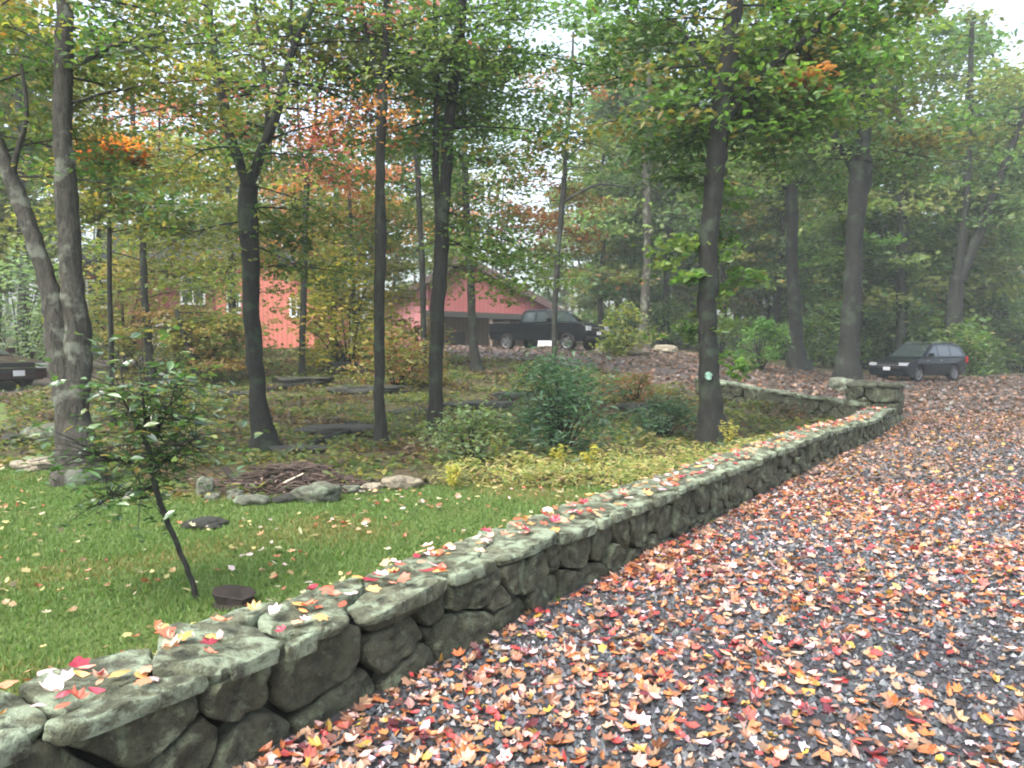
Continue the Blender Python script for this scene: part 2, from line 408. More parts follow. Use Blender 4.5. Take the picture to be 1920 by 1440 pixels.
def sub(name, mask, mat):
    f = Fg[mask]; u, inv = np.unique(f, return_inverse=True)
    return struct(link(name, mesh_np(name, Vg[u], [inv.reshape(f.shape)], mat, True)))
sub('gravel_drive', mg, GRAVELM); sub('lawn', ml, TURF); sub('ground', ~mg & ~ml, GROUND)

# ------------------------------------------------------------------ stone walls
def clip_poly(poly, a, b, c):
    out = []
    for i in range(len(poly)):
        p, q = poly[i], poly[(i + 1) % len(poly)]
        dp = a * p[0] + b * p[1] - c; dq = a * q[0] + b * q[1] - c
        if dp <= 0: out.append(p)
        if dp * dq < 0: t = dp / (dp - dq); out.append((p[0] + (q[0] - p[0]) * t, p[1] + (q[1] - p[1]) * t))
    return out
def cells(x0, x1, y0, y1, n, seed, wv=.4, ax=1.0, it=2, dens=None):
    r = np.random.default_rng(seed)
    P = []
    while len(P) < n:
        p = (r.uniform(x0, x1), r.uniform(y0, y1))
        if dens is None or r.random() < dens(p[0]): P.append(p)
    P = np.array(P); m = (x1 - x0) * (y1 - y0) / n
    Wt = r.uniform(-wv, wv, n) * m
    res = []
    for k_ in range(it + 1):
        res = []
        for i in range(n):
            d = ((P[:, 0] - P[i, 0]) / ax) ** 2 + (P[:, 1] - P[i, 1]) ** 2
            poly = [(x0, y0), (x1, y0), (x1, y1), (x0, y1)]
            for j in np.argsort(d)[1:22]:
                a = 2 * (P[j, 0] - P[i, 0]) / ax ** 2; b = 2 * (P[j, 1] - P[i, 1])
                c = (P[j, 0] ** 2 - P[i, 0] ** 2) / ax ** 2 + P[j, 1] ** 2 - P[i, 1] ** 2 + Wt[i] - Wt[j]
                poly = clip_poly(poly, a, b, c)
                if len(poly) < 3: break
            res.append(poly if len(poly) >= 3 else None)
            if k_ < it and len(poly) >= 3:
                P[i] = np.array(poly).mean(0)
    return [p for p in res if p]
def stone(mb, poly, to3, bulge, depth, gap, rd, lift=0, rnd=1, amp=.014, flat=False, N=34):
    c = np.mean(poly, 0)
    ar = .5 * abs(sum(poly[i][0] * poly[(i + 1) % len(poly)][1] - poly[(i + 1) % len(poly)][0] * poly[i][1] for i in range(len(poly))))
    if ar < .0012: return
    size = math.sqrt(ar)
    p = [np.array(q) for q in poly]
    for _ in range(rnd):
        w = .16 if _ == 0 else .25
        p = [x for i in range(len(p)) for x in (p[i] * (1 - w) + p[(i + 1) % len(p)] * w, p[i] * w + p[(i + 1) % len(p)] * (1 - w))]
    L = [np.linalg.norm(p[(i + 1) % len(p)] - p[i]) for i in range(len(p))]; tot = sum(L)
    rs = []
    for k_ in range(N):
        t = tot * k_ / N; i = 0
        while t > L[i] and i < len(L) - 1: t -= L[i]; i += 1
        rs.append(p[i] + (p[(i + 1) % len(p)] - p[i]) * (t / max(L[i], 1e-6)))
    sh = max(.55, 1 - gap / (size * .5)); tl = (rd.uniform(-.16, .16), rd.uniform(-.16, .16)) if not flat else (rd.uniform(-.07, .07), rd.uniform(-.07, .07)); off = rd.uniform(0, 99)
    rings = [(.92, -depth), (1.0, -depth * .3), (1.01, 0), (.99, bulge * .42), (.965, bulge * .72), (.91, bulge * .9), (.78, bulge * .97), (.6, bulge), (.42, bulge), (.2, bulge)]
    if flat: rings = [(.95, -depth), (1.0, -depth * .6), (1.01, -depth * .1), (.99, bulge * .5), (.96, bulge * .85), (.88, bulge), (.72, bulge), (.55, bulge), (.36, bulge), (.18, bulge)]
    V = []
    for rr, hh in rings:
        for q in rs:
            d = (q - c) * sh * rr
            nz = noise.noise(Vector((q[0] * rr * 5 + off, q[1] * rr * 5, off))) ; nz2 = noise.noise(Vector(((c + d)[0] * 16, (c + d)[1] * 16, off)))
            nz3 = noise.noise(Vector((q[0] * 13 + off, q[1] * 13, hh * 20))); nz4 = abs(noise.noise(Vector(((c + d)[0] * 7 + off, (c + d)[1] * 7, 3))))
            d = d * (1 + .1 * nz + .07 * nz3)
            V.append(to3(c[0] + d[0], c[1] + d[1], hh + lift + (amp * (nz * 1.2 + nz2 + 2.2 * (nz4 - .25)) + tl[0] * d[0] + tl[1] * d[1]) * (hh > -depth * .5)))
    V.append(to3(c[0], c[1], rings[-1][1] + lift))
    F_ = []
    for i in range(len(rings) - 1):
        for k_ in range(N): F_.append((i * N + k_, i * N + (k_ + 1) % N, (i + 1) * N + (k_ + 1) % N, (i + 1) * N + k_))
    o = (len(rings) - 1) * N
    for k_ in range(N): F_.append((o + k_, o + (k_ + 1) % N, len(V) - 1))
    F_.append(tuple(reversed(range(N))))
    mb.add(V, F_)
def sharp(o, a): o.data.set_sharp_from_angle(angle=R(a)); return o
def build_wall(name, label, P0, D, s0, s1, top, thick, n_face, n_cap, seed, capw=None, dens=None, zb=-.12, fa=1.35, capmat=None):
    rd = random.Random(seed); N_ = Vector((D.y, -D.x, 0)); U = Vector((0, 0, 1))
    root = thing(name, label, 'stone wall', P0 + D * s0); o = root.location.copy()
    zg = lambda s: h(*(P0 + D * s - N_ * thick * .5).xy)
    ct = .07; ft = top - ct
    def zz(s, z): return zg(s) + z
    core = MB(); L = s1 - s0; K = max(2, int(L / 1.0))
    for k_ in range(K):
        a = s0 + L * k_ / K; b = s0 + L * (k_ + 1) / K
        q = []
        for s in (a, b):
            for w in (.11, thick - .11):
                for z in (zb, ft + .0): q.append(P0 + D * s - N_ * w + U * zz(s, z) - o)
        core.add(q, [(0, 1, 3, 2), (4, 6, 7, 5), (0, 4, 5, 1), (2, 3, 7, 6), (1, 5, 7, 3), (0, 2, 6, 4)])
    core.build('core', CORE, root)
    fb = MB()
    for poly in cells(s0, s1, zb, ft + .015, n_face, seed, 1.3, fa, 1, dens):
        stone(fb, poly, lambda s, z, e: P0 + D * s + N_ * (e - .035) + U * zz(s, z) - o, rd.uniform(.026, .045), .1, .009, rd, rd.uniform(-.016, .012))
    for poly in cells(s0, s1, zb, ft + .015, n_face // 2, seed + 1, .5, 1.5, 1, dens):
        stone(fb, poly, lambda s, z, e: P0 + D * s - N_ * (thick - .03 + e) + U * zz(s, z) - o, rd.uniform(.03, .05), .1, .011, rd, 0, N=16)
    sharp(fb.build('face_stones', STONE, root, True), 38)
    cb = MB()
    for poly in cells(s0, s1, -.035, thick + .03, n_cap, seed + 2, .9, 1.5, 1, dens):
        stone(cb, poly, lambda s, w, e: P0 + D * s - N_ * w + U * (zz(s, ft) + e) - o, .012, .05, .009, rd, rd.uniform(.032, .066), amp=.009, flat=True)
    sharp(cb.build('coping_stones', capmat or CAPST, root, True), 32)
    return root
WALL_TOP = .42
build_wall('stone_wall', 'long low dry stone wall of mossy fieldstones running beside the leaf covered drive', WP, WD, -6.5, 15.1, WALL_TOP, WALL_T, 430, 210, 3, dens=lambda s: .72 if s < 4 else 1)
BW0 = Vector((7.35, 15.95, 0)); BW1 = Vector((4.7, 19.9, 0)); BD = (BW1 - BW0).normalized()
bd = -BD
build_wall('stone_wall', 'short dark stone wall running back from the end pier to behind the big maple', BW1, bd, 0, (BW1 - BW0).length, .43, .4, 60, 30, 11, zb=-.25)
# end pier
pc = Vector((7.78, 16.45, 0)); root = thing('stone_pier', 'square mossy stone pier closing the far end of the long wall', 'pier', (pc.x, pc.y, h(pc.x, pc.y)))
core = MB(); core.box(-.42, .42, -.42, .42, -.2, .72); core.build('core', CORE, root)
fb = MB(); rd = random.Random(5)
for ang in range(4):
    Rz = Matrix.Rotation(ang * math.pi / 2, 4, 'Z')
    for poly in cells(-.47, .47, -.12, .72, 9, 40 + ang, .6, 1.3, 2):
        stone(fb, poly, lambda s, z, e: Rz @ Vector((s, -.45 - e, z)), .04, .08, .011, rd, 0)
fb.build('face_stones', STONE, root, True)
cb = MB()
for poly in cells(-.52, .52, -.52, .52, 5, 77, .5, 1, 2):
    stone(cb, poly, lambda s, w, e: Vector((s, w, .72 + e)), .03, .06, .008, rd, rd.uniform(.04, .07), flat=True)
cb.build('coping_stones', STONE, root, True)
root.rotation_euler.z = math.atan2(WD.y, WD.x)

# ------------------------------------------------------------------ rocks
def rock(label, u, v, w, hh, mat, seed, dep=.8, name='boulder', group=None, rz=None, base=None, cat='rock', flat=False):
    p = Vector(base) if base else ground(u, v); s = PX(p.y); rd = random.Random(seed)
    bm = bmesh.new(); bmesh.ops.create_icosphere(bm, subdivisions=4, radius=1)
    of = Vector((rd.uniform(0, 50), rd.uniform(0, 50), rd.uniform(0, 50)))
    for q in bm.verts:
        d = q.co.copy(); k_ = 1 + .32 * noise.noise(d * 1.1 + of) + .12 * noise.noise(d * 3 + of) + .04 * noise.noise(d * 8 + of)
        m_ = max(abs(d.x), abs(d.y), abs(d.z)); q.co = d * k_ * (.72 + .28 / m_ * .9)
        if flat: q.co.z = max(-.8, min(.62, q.co.z))
    rx, rzh = w * s / 2, hh * s
    for q in bm.verts: q.co = Vector((q.co.x * rx, q.co.y * rx * dep, q.co.z * rzh * .62))
    me = bpy.data.meshes.new(name); bm.to_mesh(me); bm.free(); me.materials.append(mat)
    me.polygons.foreach_set('use_smooth', np.full(len(me.polygons), True))
    o = link(name, me); o.location = (p.x, p.y + rx * dep * .5, h(p.x, p.y) + rzh * .36); o.rotation_euler.z = rz if rz is not None else rd.uniform(-.3, .3)
    tag(o, label, cat, group); return o
rock('pale tan low rock at the lawn edge left of the leaning double oak', 62, 882, 95, 22, ROCK_P, 1)
rock('grey green squat rock touching the foot of the double oak', 108, 880, 44, 24, MOSSR, 2)
rock('rounded grey green boulder behind the lawn at the far left', 72, 830, 76, 32, MOSSR, 3)
rock('small dark boulder beside the rounded grey one at the picture left', 20, 836, 42, 24, ROCK_D, 4)
BR = 'rocks edging the brush pile'
rock('grey upright rock at the left end of the brush pile', 383, 928, 34, 34, MOSSR, 5, group=BR)
rock('small grey rock in front of the leftmost rock of the brush pile', 396, 940, 32, 14, MOSSR, 6, group=BR)
rock('squat yellow green rock in front of the dark twigs, third from the left', 438, 938, 32, 20, MOSSR, 7, group=BR)
rock('low flat yellow green rock on the grass in front of the brush pile', 470, 948, 62, 18, MOSSR, 8, group=BR)
rock('low blue grey rock between the flat rock and the biggest rock', 532, 944, 48, 14, ROCK_D, 9, group=BR)
rock('biggest rock in front of the brush pile, mossy with a dark side', 592, 942, 88, 34, MOSSR, 10, group=BR)
rock('small grey rock at the right end of the twigs', 658, 926, 38, 16, MOSSR, 12, group=BR)
rock('pale pinkish rock right of the brush pile', 697, 922, 40, 14, ROCK_P, 13, group=BR)
rock('flat pale cream rock beside the yellow ferns', 752, 918, 74, 22, ROCK_P, 14, group=BR)
rock('flat dark rock lying alone in the lawn beyond the sapling', 378, 992, 76, 18, ROCK_D, 15)
rock('round mossy rock against the foot of the thick trunk by the far car', 1587, 735, 52, 28, MOSSR, 16)
LD = 'dark stone ledges on the wooded slope'
for i, (u, v, w, hh, lb) in enumerate([
    (690, 738, 150, 14, 'long dark ledge high on the slope left of the straight thin trunk'), (560, 722, 130, 14, 'dark ledge under the red house, behind the left forked trunk'),
    (890, 768, 130, 14, 'grey ledge stepping down left of the evergreen shrub'), (970, 752, 90, 16, 'pale topped ledge touching the left side of the evergreen shrub'),
    (640, 815, 170, 15, 'dark ledge low on the slope between the forked trunk and the straight trunk'), (560, 850, 110, 12, 'lowest dark ledge right behind the brush pile'),
    (430, 745, 120, 12, 'flat dark ledge left of the forked trunk'), (780, 778, 110, 12, 'narrow ledge between the straight trunk and the double trunk'),
    (650, 700, 80, 22, 'dark humped ledge beneath the yellow tree'), (1200, 775, 80, 18, 'dark ledge right of the evergreen shrub')]):
    rock(lb, u, v, w, hh * 1.3, ROCK_D, 30 + i, .5, 'ledge_rock', LD, 0.1, flat=True)
FRK = 'pale rocks lining the far side of the upper drive'
for i, (u, v, w, hh, lb) in enumerate([(1150, 662, 60, 14, 'long pale rock just right of the truck'), (1250, 662, 50, 16, 'pale rock right of the slim pale trunk'), (1195, 666, 50, 12, 'low pale rock at the foot of the slim pale trunk')]):
    rock(lb, u, v, w, hh, ROCK_P, 50 + i, .7, 'boulder', FRK)

# ------------------------------------------------------------------ brush pile, stump, logs
p = ground(530, 925); root = thing('brush_pile', 'low heap of dark dead twigs and bark with one bare pale stick', 'brush pile', (p.x, p.y + .35, h(p.x, p.y)))
tw = MB(); rd = random.Random(21)
for i in range(420):
    x = rd.gauss(0, .42); y = rd.gauss(0, .22); z = max(0.01, .27 * math.exp(-(x / .62) ** 2 - (y / .35) ** 2) * rd.uniform(.2, 1.1))
    a = rd.gauss(0, .7); L = rd.uniform(.15, .5); e = rd.uniform(-.25, .3); d = Vector((math.cos(a), math.sin(a), e)) * L
    q = Vector((x, y, z)); r0 = rd.uniform(.004, .013)
    tw.tube([q - d / 2, q + Vector((rd.uniform(-.03, .03), rd.uniform(-.03, .03), .02)), q + d / 2], [r0, r0 * .9, r0 * .5], 5)
tw.build('twigs', TWIG, root)
N = 900; P = np.c_[rng.normal(0, .45, N), rng.normal(0, .24, N), np.zeros(N)]; P[:, 2] = .24 * np.exp(-(P[:, 0] / .62) ** 2 - (P[:, 1] / .35) ** 2) * rng.uniform(.3, 1, N) + .01
V, Fs, C = leaf_geo(P, rng.uniform(.04, .09, N), pal([(.06, .04, .03), (.1, .07, .05), (.035, .028, .025), (.16, .11, .08)], N), T_LEAF, .7)
link('dead_leaves', mesh_np('dead_leaves', V, Fs, LITTER, False, C), root)
st = MB(); st.tube([(-.1, -.36, .04), (.03, -.3, .12), (.2, -.24, .2)], [.012, .012, .007], 6); st.build('pale_stick', PALEW, root)
bk = MB(); bk.tube([(-.72, -.1, .24), (-.6, -.16, .12), (-.45, -.22, .02)], [.035, .04, .03], 8, None, .2); bk.build('bark_log', WOOD_E, root)
p = ground(432, 1146); root = thing('tree_stump', 'small dark cut stump beside the sapling behind the wall', 'stump', (p.x, p.y + .1, h(p.x, p.y)))
sb = MB(); N = 20; V = []
for z, r0 in ((-.05, .15), (.0, .135), (.04, .115), (.07, .12), (.1, .13), (.106, .12), (.095, .05)):
    for k_ in range(N):
        a = 2 * math.pi * k_ / N; rr = r0 * (1 + .3 * noise.noise(Vector((math.cos(a) * 1.5, math.sin(a) * 1.5, z * 3))) + .12 * noise.noise(Vector((math.cos(a) * 6, math.sin(a) * 6, z * 9)))); V.append((rr * math.cos(a), rr * math.sin(a) * .9, z + .03 * math.cos(a) * -(z > .08)))
Fs = [(i * N + k_, i * N + (k_ + 1) % N, (i + 1) * N + (k_ + 1) % N, (i + 1) * N + k_) for i in range(6) for k_ in range(N)] + [tuple(range(6 * N, 7 * N))]
sb.add(V, Fs); sb.build('trunk', WOOD_E, root, False); root.scale = (1, 1, .8)
for i, (u0, v0, u1, v1, w, lb) in enumerate([(585, 838, 720, 800, 12, 'thin fallen dark log slanting across the slope left of the straight trunk'), (610, 792, 690, 806, 10, 'short fallen log just left of the straight thin trunk'),
                                            (500, 735, 620, 722, 9, 'fallen log high on the slope below the salmon house')]):
    a, b = ground(u0, v0), ground(u1, v1); a.z += .06; b.z += .08
    lg = MB(); m_ = (a + b) / 2 + Vector((0, 0, .03)); rr = w * PX(a.y) / 2
    lg.tube([a, a.lerp(m_, .5) , m_, m_.lerp(b, .5), b], [rr, rr, rr * .9, rr * .8, rr * .6], 9, None, .2)
    tag(lg.build('fallen_log', BARK_D, None, True), lb, 'log', 'fallen logs on the slope')

# ------------------------------------------------------------------ vehicles
def lathe(mb, prof, cx, cz, y0, n=28, sgn=1):
    V = [(cx + r * math.cos(2 * math.pi * k_ / n), y0 + sgn * y, cz + r * math.sin(2 * math.pi * k_ / n)) for y, r in prof for k_ in range(n)]
    mb.add(V, [(i * n + k_, i * n + (k_ + 1) % n, (i + 1) * n + (k_ + 1) % n, (i + 1) * n + k_) for i in range(len(prof) - 1) for k_ in range(n)])
def loft(mb, prof, hw, tum=None, ins=.05):
    """prof: closed side outline (x,z); hw half width; tum(x,z)->width factor"""
    st = [(-1, ins), (-.97, ins * .35), (-.9, 0), (.9, 0), (.97, ins * .35), (1, ins)]
    cxm = sum(p[0] for p in prof) / len(prof); czm = sum(p[1] for p in prof) / len(prof); n = len(prof); V = []
    for s, i_ in st:
        for x, z in prof:
            dx, dz = cxm - x, czm - z; L = math.hypot(dx, dz) + 1e-6
            V.append((x + dx / L * i_, s * hw * (tum(x, z) if tum else 1), z + dz / L * i_))
    Fs = [(i * n + k_, i * n + (k_ + 1) % n, (i + 1) * n + (k_ + 1) % n, (i + 1) * n + k_) for i in range(len(st) - 1) for k_ in range(n)]
    mb.add(V, Fs + [tuple(range(n)), tuple(range((len(st) - 1) * n, len(st) * n))])
def arch(cx, r, z0, n=9):
    a0 = math.asin(max(-1, min(1, (z0 - .38) / r)))
    return [(cx + r * math.cos(a), .38 + r * math.sin(a)) for a in [a0 + (math.pi - 2 * a0) * k_ / n for k_ in range(n + 1)]]
def vehicle(name, label, cat, loc, yaw, pitch, kind, paint):
    root = thing(name, label, cat, loc); root.rotation_euler = (0, pitch, yaw)
    if kind == 'truck':
        hw, wr, xf, xr, z0 = .98, .41, 1.9, -1.75, .48
        low = [(-2.85, z0 + .05), (-2.9, .62), (-2.9, .86), (-.98, .86), (-.96, 1.3), (.9, 1.28), (1.3, 1.32), (2.3, 1.28), (2.74, 1.22), (2.86, 1.12), (2.9, .8), (2.88, .5), (2.75, z0 - .05)]
        gh = [(-.96, 1.28), (-.9, 1.7), (-.8, 1.86), (-.55, 1.93), (.45, 1.92), (.68, 1.86), (1.26, 1.3)]
        wins = [[(-.72, 1.36), (-.7, 1.75), (-.55, 1.8), (-.02, 1.8), (-.02, 1.36)], [(.06, 1.36), (.06, 1.8), (.42, 1.79), (.62, 1.72), (1.06, 1.36)]]
        ws = ((.71, 1.83), (1.22, 1.35)); bk_ = ((-.905, 1.68), (-.955, 1.36))
    else:
        hw, wr, xf, xr, z0 = .9, .345, 1.38, -1.25, .28
        if kind == 'suv':
            low = [(-2.05, z0 + .05), (-2.2, .4), (-2.25, .75), (-2.2, 1.05), (.95, 1.04), (1.35, 1.0), (1.85, .9), (2.12, .78), (2.22, .62), (2.2, .36), (2.1, z0 - .02)]
            gh = [(-2.2, 1.03), (-2.05, 1.4), (-1.85, 1.56), (-1.5, 1.63), (-.2, 1.66), (.15, 1.6), (1.05, 1.02)]
            wins = [[(-1.9, 1.1), (-1.78, 1.42), (-1.3, 1.52), (-1.0, 1.53), (-1.0, 1.1)], [(-.93, 1.1), (-.93, 1.54), (-.2, 1.56), (-.1, 1.54), (-.1, 1.1)], [(-.03, 1.1), (-.03, 1.54), (.12, 1.52), (.82, 1.1)]]
            ws = ((.2, 1.58), (1.0, 1.07)); bk_ = ((-1.93, 1.5), (-2.17, 1.1))
        else:
            low = [(-2.15, z0 + .05), (-2.28, .4), (-2.3, .75), (-2.2, .98), (.8, .93), (1.3, .9), (1.9, .8), (2.2, .68), (2.28, .55), (2.25, .34), (2.1, z0 - .02)]
            gh = [(-1.85, .94), (-1.2, 1.33), (-.8, 1.42), (-.2, 1.43), (.1, 1.38), (.95, .91)]
            wins = [[(-1.4, 1.0), (-1.05, 1.27), (-.7, 1.33), (-.5, 1.33), (-.5, 1.0)], [(-.43, 1.0), (-.43, 1.33), (.05, 1.3), (.62, 1.0)]]
            ws = ((.13, 1.36), (.9, .95)); bk_ = ((-1.25, 1.3), (-1.8, .98))
    zt = max(z for x, z in gh); zb_ = gh[0][1]
    tum = lambda x, z: .97 - .2 * max(0, (z - zb_) / (zt - zb_))
    prof = low + [(xf + wr + .06, z0 - .05)] + arch(xf, wr + .07, z0) + [(xf - wr - .1, z0), (xr + wr + .1, z0)] + arch(xr, wr + .07, z0) + [(xr - wr - .1, z0)]
    body = MB(); loft(body, prof, hw, lambda x, z: 1 - .05 * max(0, (abs(x) - 1.9)) - .04 * (z > zb_ - .05))
    loft(body, gh, hw, tum, .03)
    if kind == 'truck':
        for s in (-1, 1): body.box(-2.88, -.95, s * hw - .05, s * hw + .02, .84, 1.3) if s > 0 else body.box(-2.88, -.95, -hw - .02, -hw + .05, .84, 1.3)
        body.box(-2.91, -2.84, -hw + .06, hw - .06, .7, 1.29)
    ob = body.build('body', paint, root, False)
    bv = ob.modifiers.new('bevel', 'BEVEL'); bv.width = .015; bv.segments = 2; bv.limit_method = 'ANGLE'; bv.angle_limit = R(35)
    for s in (-1, 1):
        for w in wins:
            g = MB(); V = [(x, s * (hw * tum(x, z) + .006), z) for x, z in w] + [(x, s * (hw * tum(x, z) - .02), z) for x, z in w]; n = len(w)
            g.add(V, [tuple(range(n)), tuple(range(n, 2 * n))] + [(k_, (k_ + 1) % n, (k_ + 1) % n + n, k_ + n) for k_ in range(n)]); g.build('side_window', GLASS, root)
    for nm, (a, b) in (('windscreen', ws), ('rear_window', bk_)):
        g = MB(); e = .014 * (1 if nm == 'windscreen' else -1); V = []
        for off in (e, -.02 * (e > 0) + .02 * (e < 0)):
            for x, z in (a, b):
                for s in (-1, 1): V.append((x + off, s * (hw * tum(x, z) - .11), z + abs(off) * .6))
        g.add(V, [(0, 1, 3, 2), (4, 6, 7, 5), (0, 2, 6, 4), (1, 5, 7, 3), (0, 4, 5, 1), (2, 3, 7, 6)]); g.build(nm, GLASS, root)
    fx = max(x for x, z in low); rx = min(x for x, z in low); hz = .92 if kind == 'truck' else .7 if kind == 'suv' else .58
    for s in (-1, 1):
        for x in (xf, xr):
            w = MB(); y0 = s * (hw - .12)
            lathe(w, [(-.1, wr * .6), (-.11, wr * .93), (-.08, wr), (.08, wr), (.11, wr * .94), (.1, wr * .66), (.07, wr * .62)], x, wr - .0, y0, 28, s); wo = w.build('wheel', TYRE, root, True)
            rm = MB(); lathe(rm, [(.105, wr * .67), (.085, wr * .62), (.04, wr * .58), (.03, wr * .2), (.05, .001)], x, wr, y0, 28, s)
            for q in range(5):
                a = q * 2 * math.pi / 5; M = Matrix.Translation((x, y0 + s * .065, wr)) @ Matrix.Rotation(-a, 4, 'Y')
                rm.box(.03, wr * .62, -.025, .025, -.035, .035, M)
            rm.build('rim', RIM, wo, False)
        l = MB(); l.box(fx - .28, fx + .012, min(s * .52, s * .86), max(s * .52, s * .86), hz, hz + (.2 if kind == 'truck' else .13)); l.build('headlight', LENS, root)
        l = MB(); l.box(rx - .02, rx + .12, min(s * .7, s * .9), max(s * .7, s * .9), hz + .1, hz + .38); l.build('tail_light', RLENS, root)
        l = MB(); mx = ws[1][0] - .3; mz = zb_ + .12; l.box(mx - .06, mx + .07, min(s * (hw + .0), s * (hw + .2)), max(s * (hw + .0), s * (hw + .2)), mz - .08, mz + .08); l.build('wing_mirror', paint, root)
        for q in ((-.1, .9) if kind != 'truck' else (-.05, .0)):
            l = MB(); l.box(q - .2, q - .04, min(s * (hw * .96), s * (hw * .96 + .045)), max(s * (hw * .96), s * (hw * .96 + .045)), zb_ - .13, zb_ - .1); l.build('door_handle', paint if kind == 'truck' else CHROME, root)
    gr = MB(); gr.box(fx - .1, fx + .02, -.5, .5, hz - .12, hz + .16)
    gr.build('grille', DARKV, root)
    br_ = MB(); br_.box(fx - .05, fx + .035, -.52, .52, hz + (.1 if kind == 'truck' else .0), hz + (.13 if kind == 'truck' else .035)); br_.build('grille_bar', CHROME, root)
    bp = MB(); bp.box(fx - .2, fx + .06, -hw * .9, hw * .9, z0 + .03, z0 + .2); bp.build('front_bumper', paint if kind != 'truck' else DARKV, root)
    pl = MB(); pl.box(fx + .06, fx + .075, -.16, .16, hz - .2, hz - .05); pl.build('number_plate', PLATE, root)
    if kind == 'suv':
        for s in (-1, 1):
            rr = MB(); rr.tube([(-1.75, s * .62, 1.6), (-1.5, s * .64, 1.69), (-.2, s * .65, 1.71), (.1, s * .63, 1.63)], [.018] * 4, 6); rr.build('roof_rail', CHROME, root)
    return root
tp = at(1026, 658, 36.5); yaw = math.atan2(-.66, .75)
zc = [h(tp.x + q * math.cos(yaw), tp.y + q * math.sin(yaw)) for q in (1.9, -1.75)]
vehicle('pickup_truck', 'black crew cab pickup truck parked on the rise in front of the red barn', 'pickup truck', (tp.x, tp.y, (zc[0] + zc[1]) / 2), yaw, math.atan2(zc[1] - zc[0], 3.65), 'truck', PAINT_T)
p = at(1722, 700, 32.5); yaw = math.atan2(-.5, -.865)
vehicle('parked_suv', 'dark blue grey sport utility car parked at the far end of the drive', 'car', (p.x, p.y, h(p.x, p.y)), yaw, 0, 'suv', PAINT_S).scale = (.95,) * 3
p = at(-18, 728, 21)
vehicle('parked_car', 'dark maroon car half out of view behind the double oak at the far left', 'car', (p.x - 1.2, p.y + .6, h(p.x, p.y)), R(-22), 0, 'sedan', PAINT_M)
p = at(1010, 652, 40); wb = MB(); wb.box(-.75, .75, -.5, .5, 0, .36); wb.box(-.65, .65, -.4, .4, .36, .42)
o = wb.build('white_tarp', WHITE, None); o.location = (p.x + .2, p.y + 1.2, h(p.x, p.y + 1.2)); tag(o, 'low white covered load on the ground behind the black pickup', 'tarp')
bv = o.modifiers.new('bevel', 'BEVEL'); bv.width = .12; bv.segments = 3

# ------------------------------------------------------------------ houses
def prism(mb, pts, y0, y1):
    n = len(pts); V = [(x, y0, z) for x, z in pts] + [(x, y1, z) for x, z in pts]
    mb.add(V, [tuple(range(n)), tuple(range(n, 2 * n))] + [(k_, (k_ + 1) % n, (k_ + 1) % n + n, k_ + n) for k_ in range(n)])
def window(root, x, z, w, hh, y=-.0, trim=WHITE):
    fr = MB(); t = .11
    fr.box(x - w / 2 - t, x + w / 2 + t, y - .05, y + .03, z + hh / 2, z + hh / 2 + t); fr.box(x - w / 2 - t, x + w / 2 + t, y - .09, y + .03, z - hh / 2 - t, z - hh / 2)
    fr.box(x - w / 2 - t, x - w / 2, y - .05, y + .03, z - hh / 2, z + hh / 2); fr.box(x + w / 2, x + w / 2 + t, y - .05, y + .03, z - hh / 2, z + hh / 2)
    fr.box(x - .03, x + .03, y - .035, y + .03, z - hh / 2, z + hh / 2); fr.box(x - w / 2, x - .03, y - .035, y + .03, z - .025, z + .025); fr.box(x + .03, x + w / 2, y - .035, y + .03, z - .025, z + .025)
    o = fr.build('window', trim, root); g = MB(); g.box(x - w / 2, x + w / 2, y - .02, y + .02, z - hh / 2, z + hh / 2); g.build('pane', GLASS, o)
p = at(876, 640, 44); root = thing('red_barn', 'red gabled barn with a dark pent roof behind the black pickup', 'barn', (p.x, 44, 1.22))
HWD, EZ, PZ = 5.25, 2.35, 5.3
w = MB(); prism(w, [(-HWD, 0), (-2.3, 0), (-2.3, 3.95), (-HWD, EZ)], 0, 11); w.build('wall', PINK, root)  # paler than the tree-shaded gable: that light difference is painted in
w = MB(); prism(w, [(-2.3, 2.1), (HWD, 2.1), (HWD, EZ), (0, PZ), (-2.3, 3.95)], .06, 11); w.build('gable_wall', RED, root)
w = MB(); w.box(-2.3, HWD, 1.0, 10.9, 0, 2.1); w.build('lower_wall', BROWNW, root)
for s in (-1, 1):
    r_ = MB(); sl_ = (PZ - EZ) / HWD; prism(r_, [(0, PZ + .04), (s * (HWD + .55), EZ + .04 - sl_ * .55), (s * (HWD + .55), EZ + .24 - sl_ * .55), (0, PZ + .26)], -.55, 11.5); r_.build('roof', ROOF, root)
    r_ = MB(); prism(r_, [(0, PZ - .12), (s * (HWD + .57), EZ - .14 - sl_ * .57), (s * (HWD + .57), EZ + .26 - sl_ * .57), (0, PZ + .28)], -.63, -.55); r_.build('barge_board', TRIM, root)
pr = MB(); prism(pr, [(-2.25, 2.42), (HWD + .3, 2.05), (HWD + .3, 1.75), (-2.25, 2.1)], -1.3, 1.0); pr.build('pent_roof', ROOF, root)
for x in (-2.1, 1.6, 5.2):
    q = MB(); q.box(x - .08, x + .08, -1.2, -1.04, 0, 1.95); q.build('post', BROWNW, root)
q = MB(); q.box(-1.5, -.35, .93, 1.0, .02, 1.25); q.build('garage_opening', DARKV, root)
window(root, 1.7, 1.35, 1.0, .7, .98, PALEB)
q = MB(); q.box(-2.95, -2.35, 4.5, 5.1, 4.0, 6.6); q.box(-3.0, -2.3, 4.45, 5.15, 6.6, 6.75); q.build('chimney', PALEB, root)
root.rotation_euler.z = R(-9)
p = at(385, 650, 41); root = thing('red_house', 'large salmon red house with white framed windows hidden among the left trees', 'house', (p.x, 41, h(p.x, 41) - .15))
w = MB(); w.box(-6.6, 2.0, 0, 9, 0, 4.6); w.build('wall', RED, root)
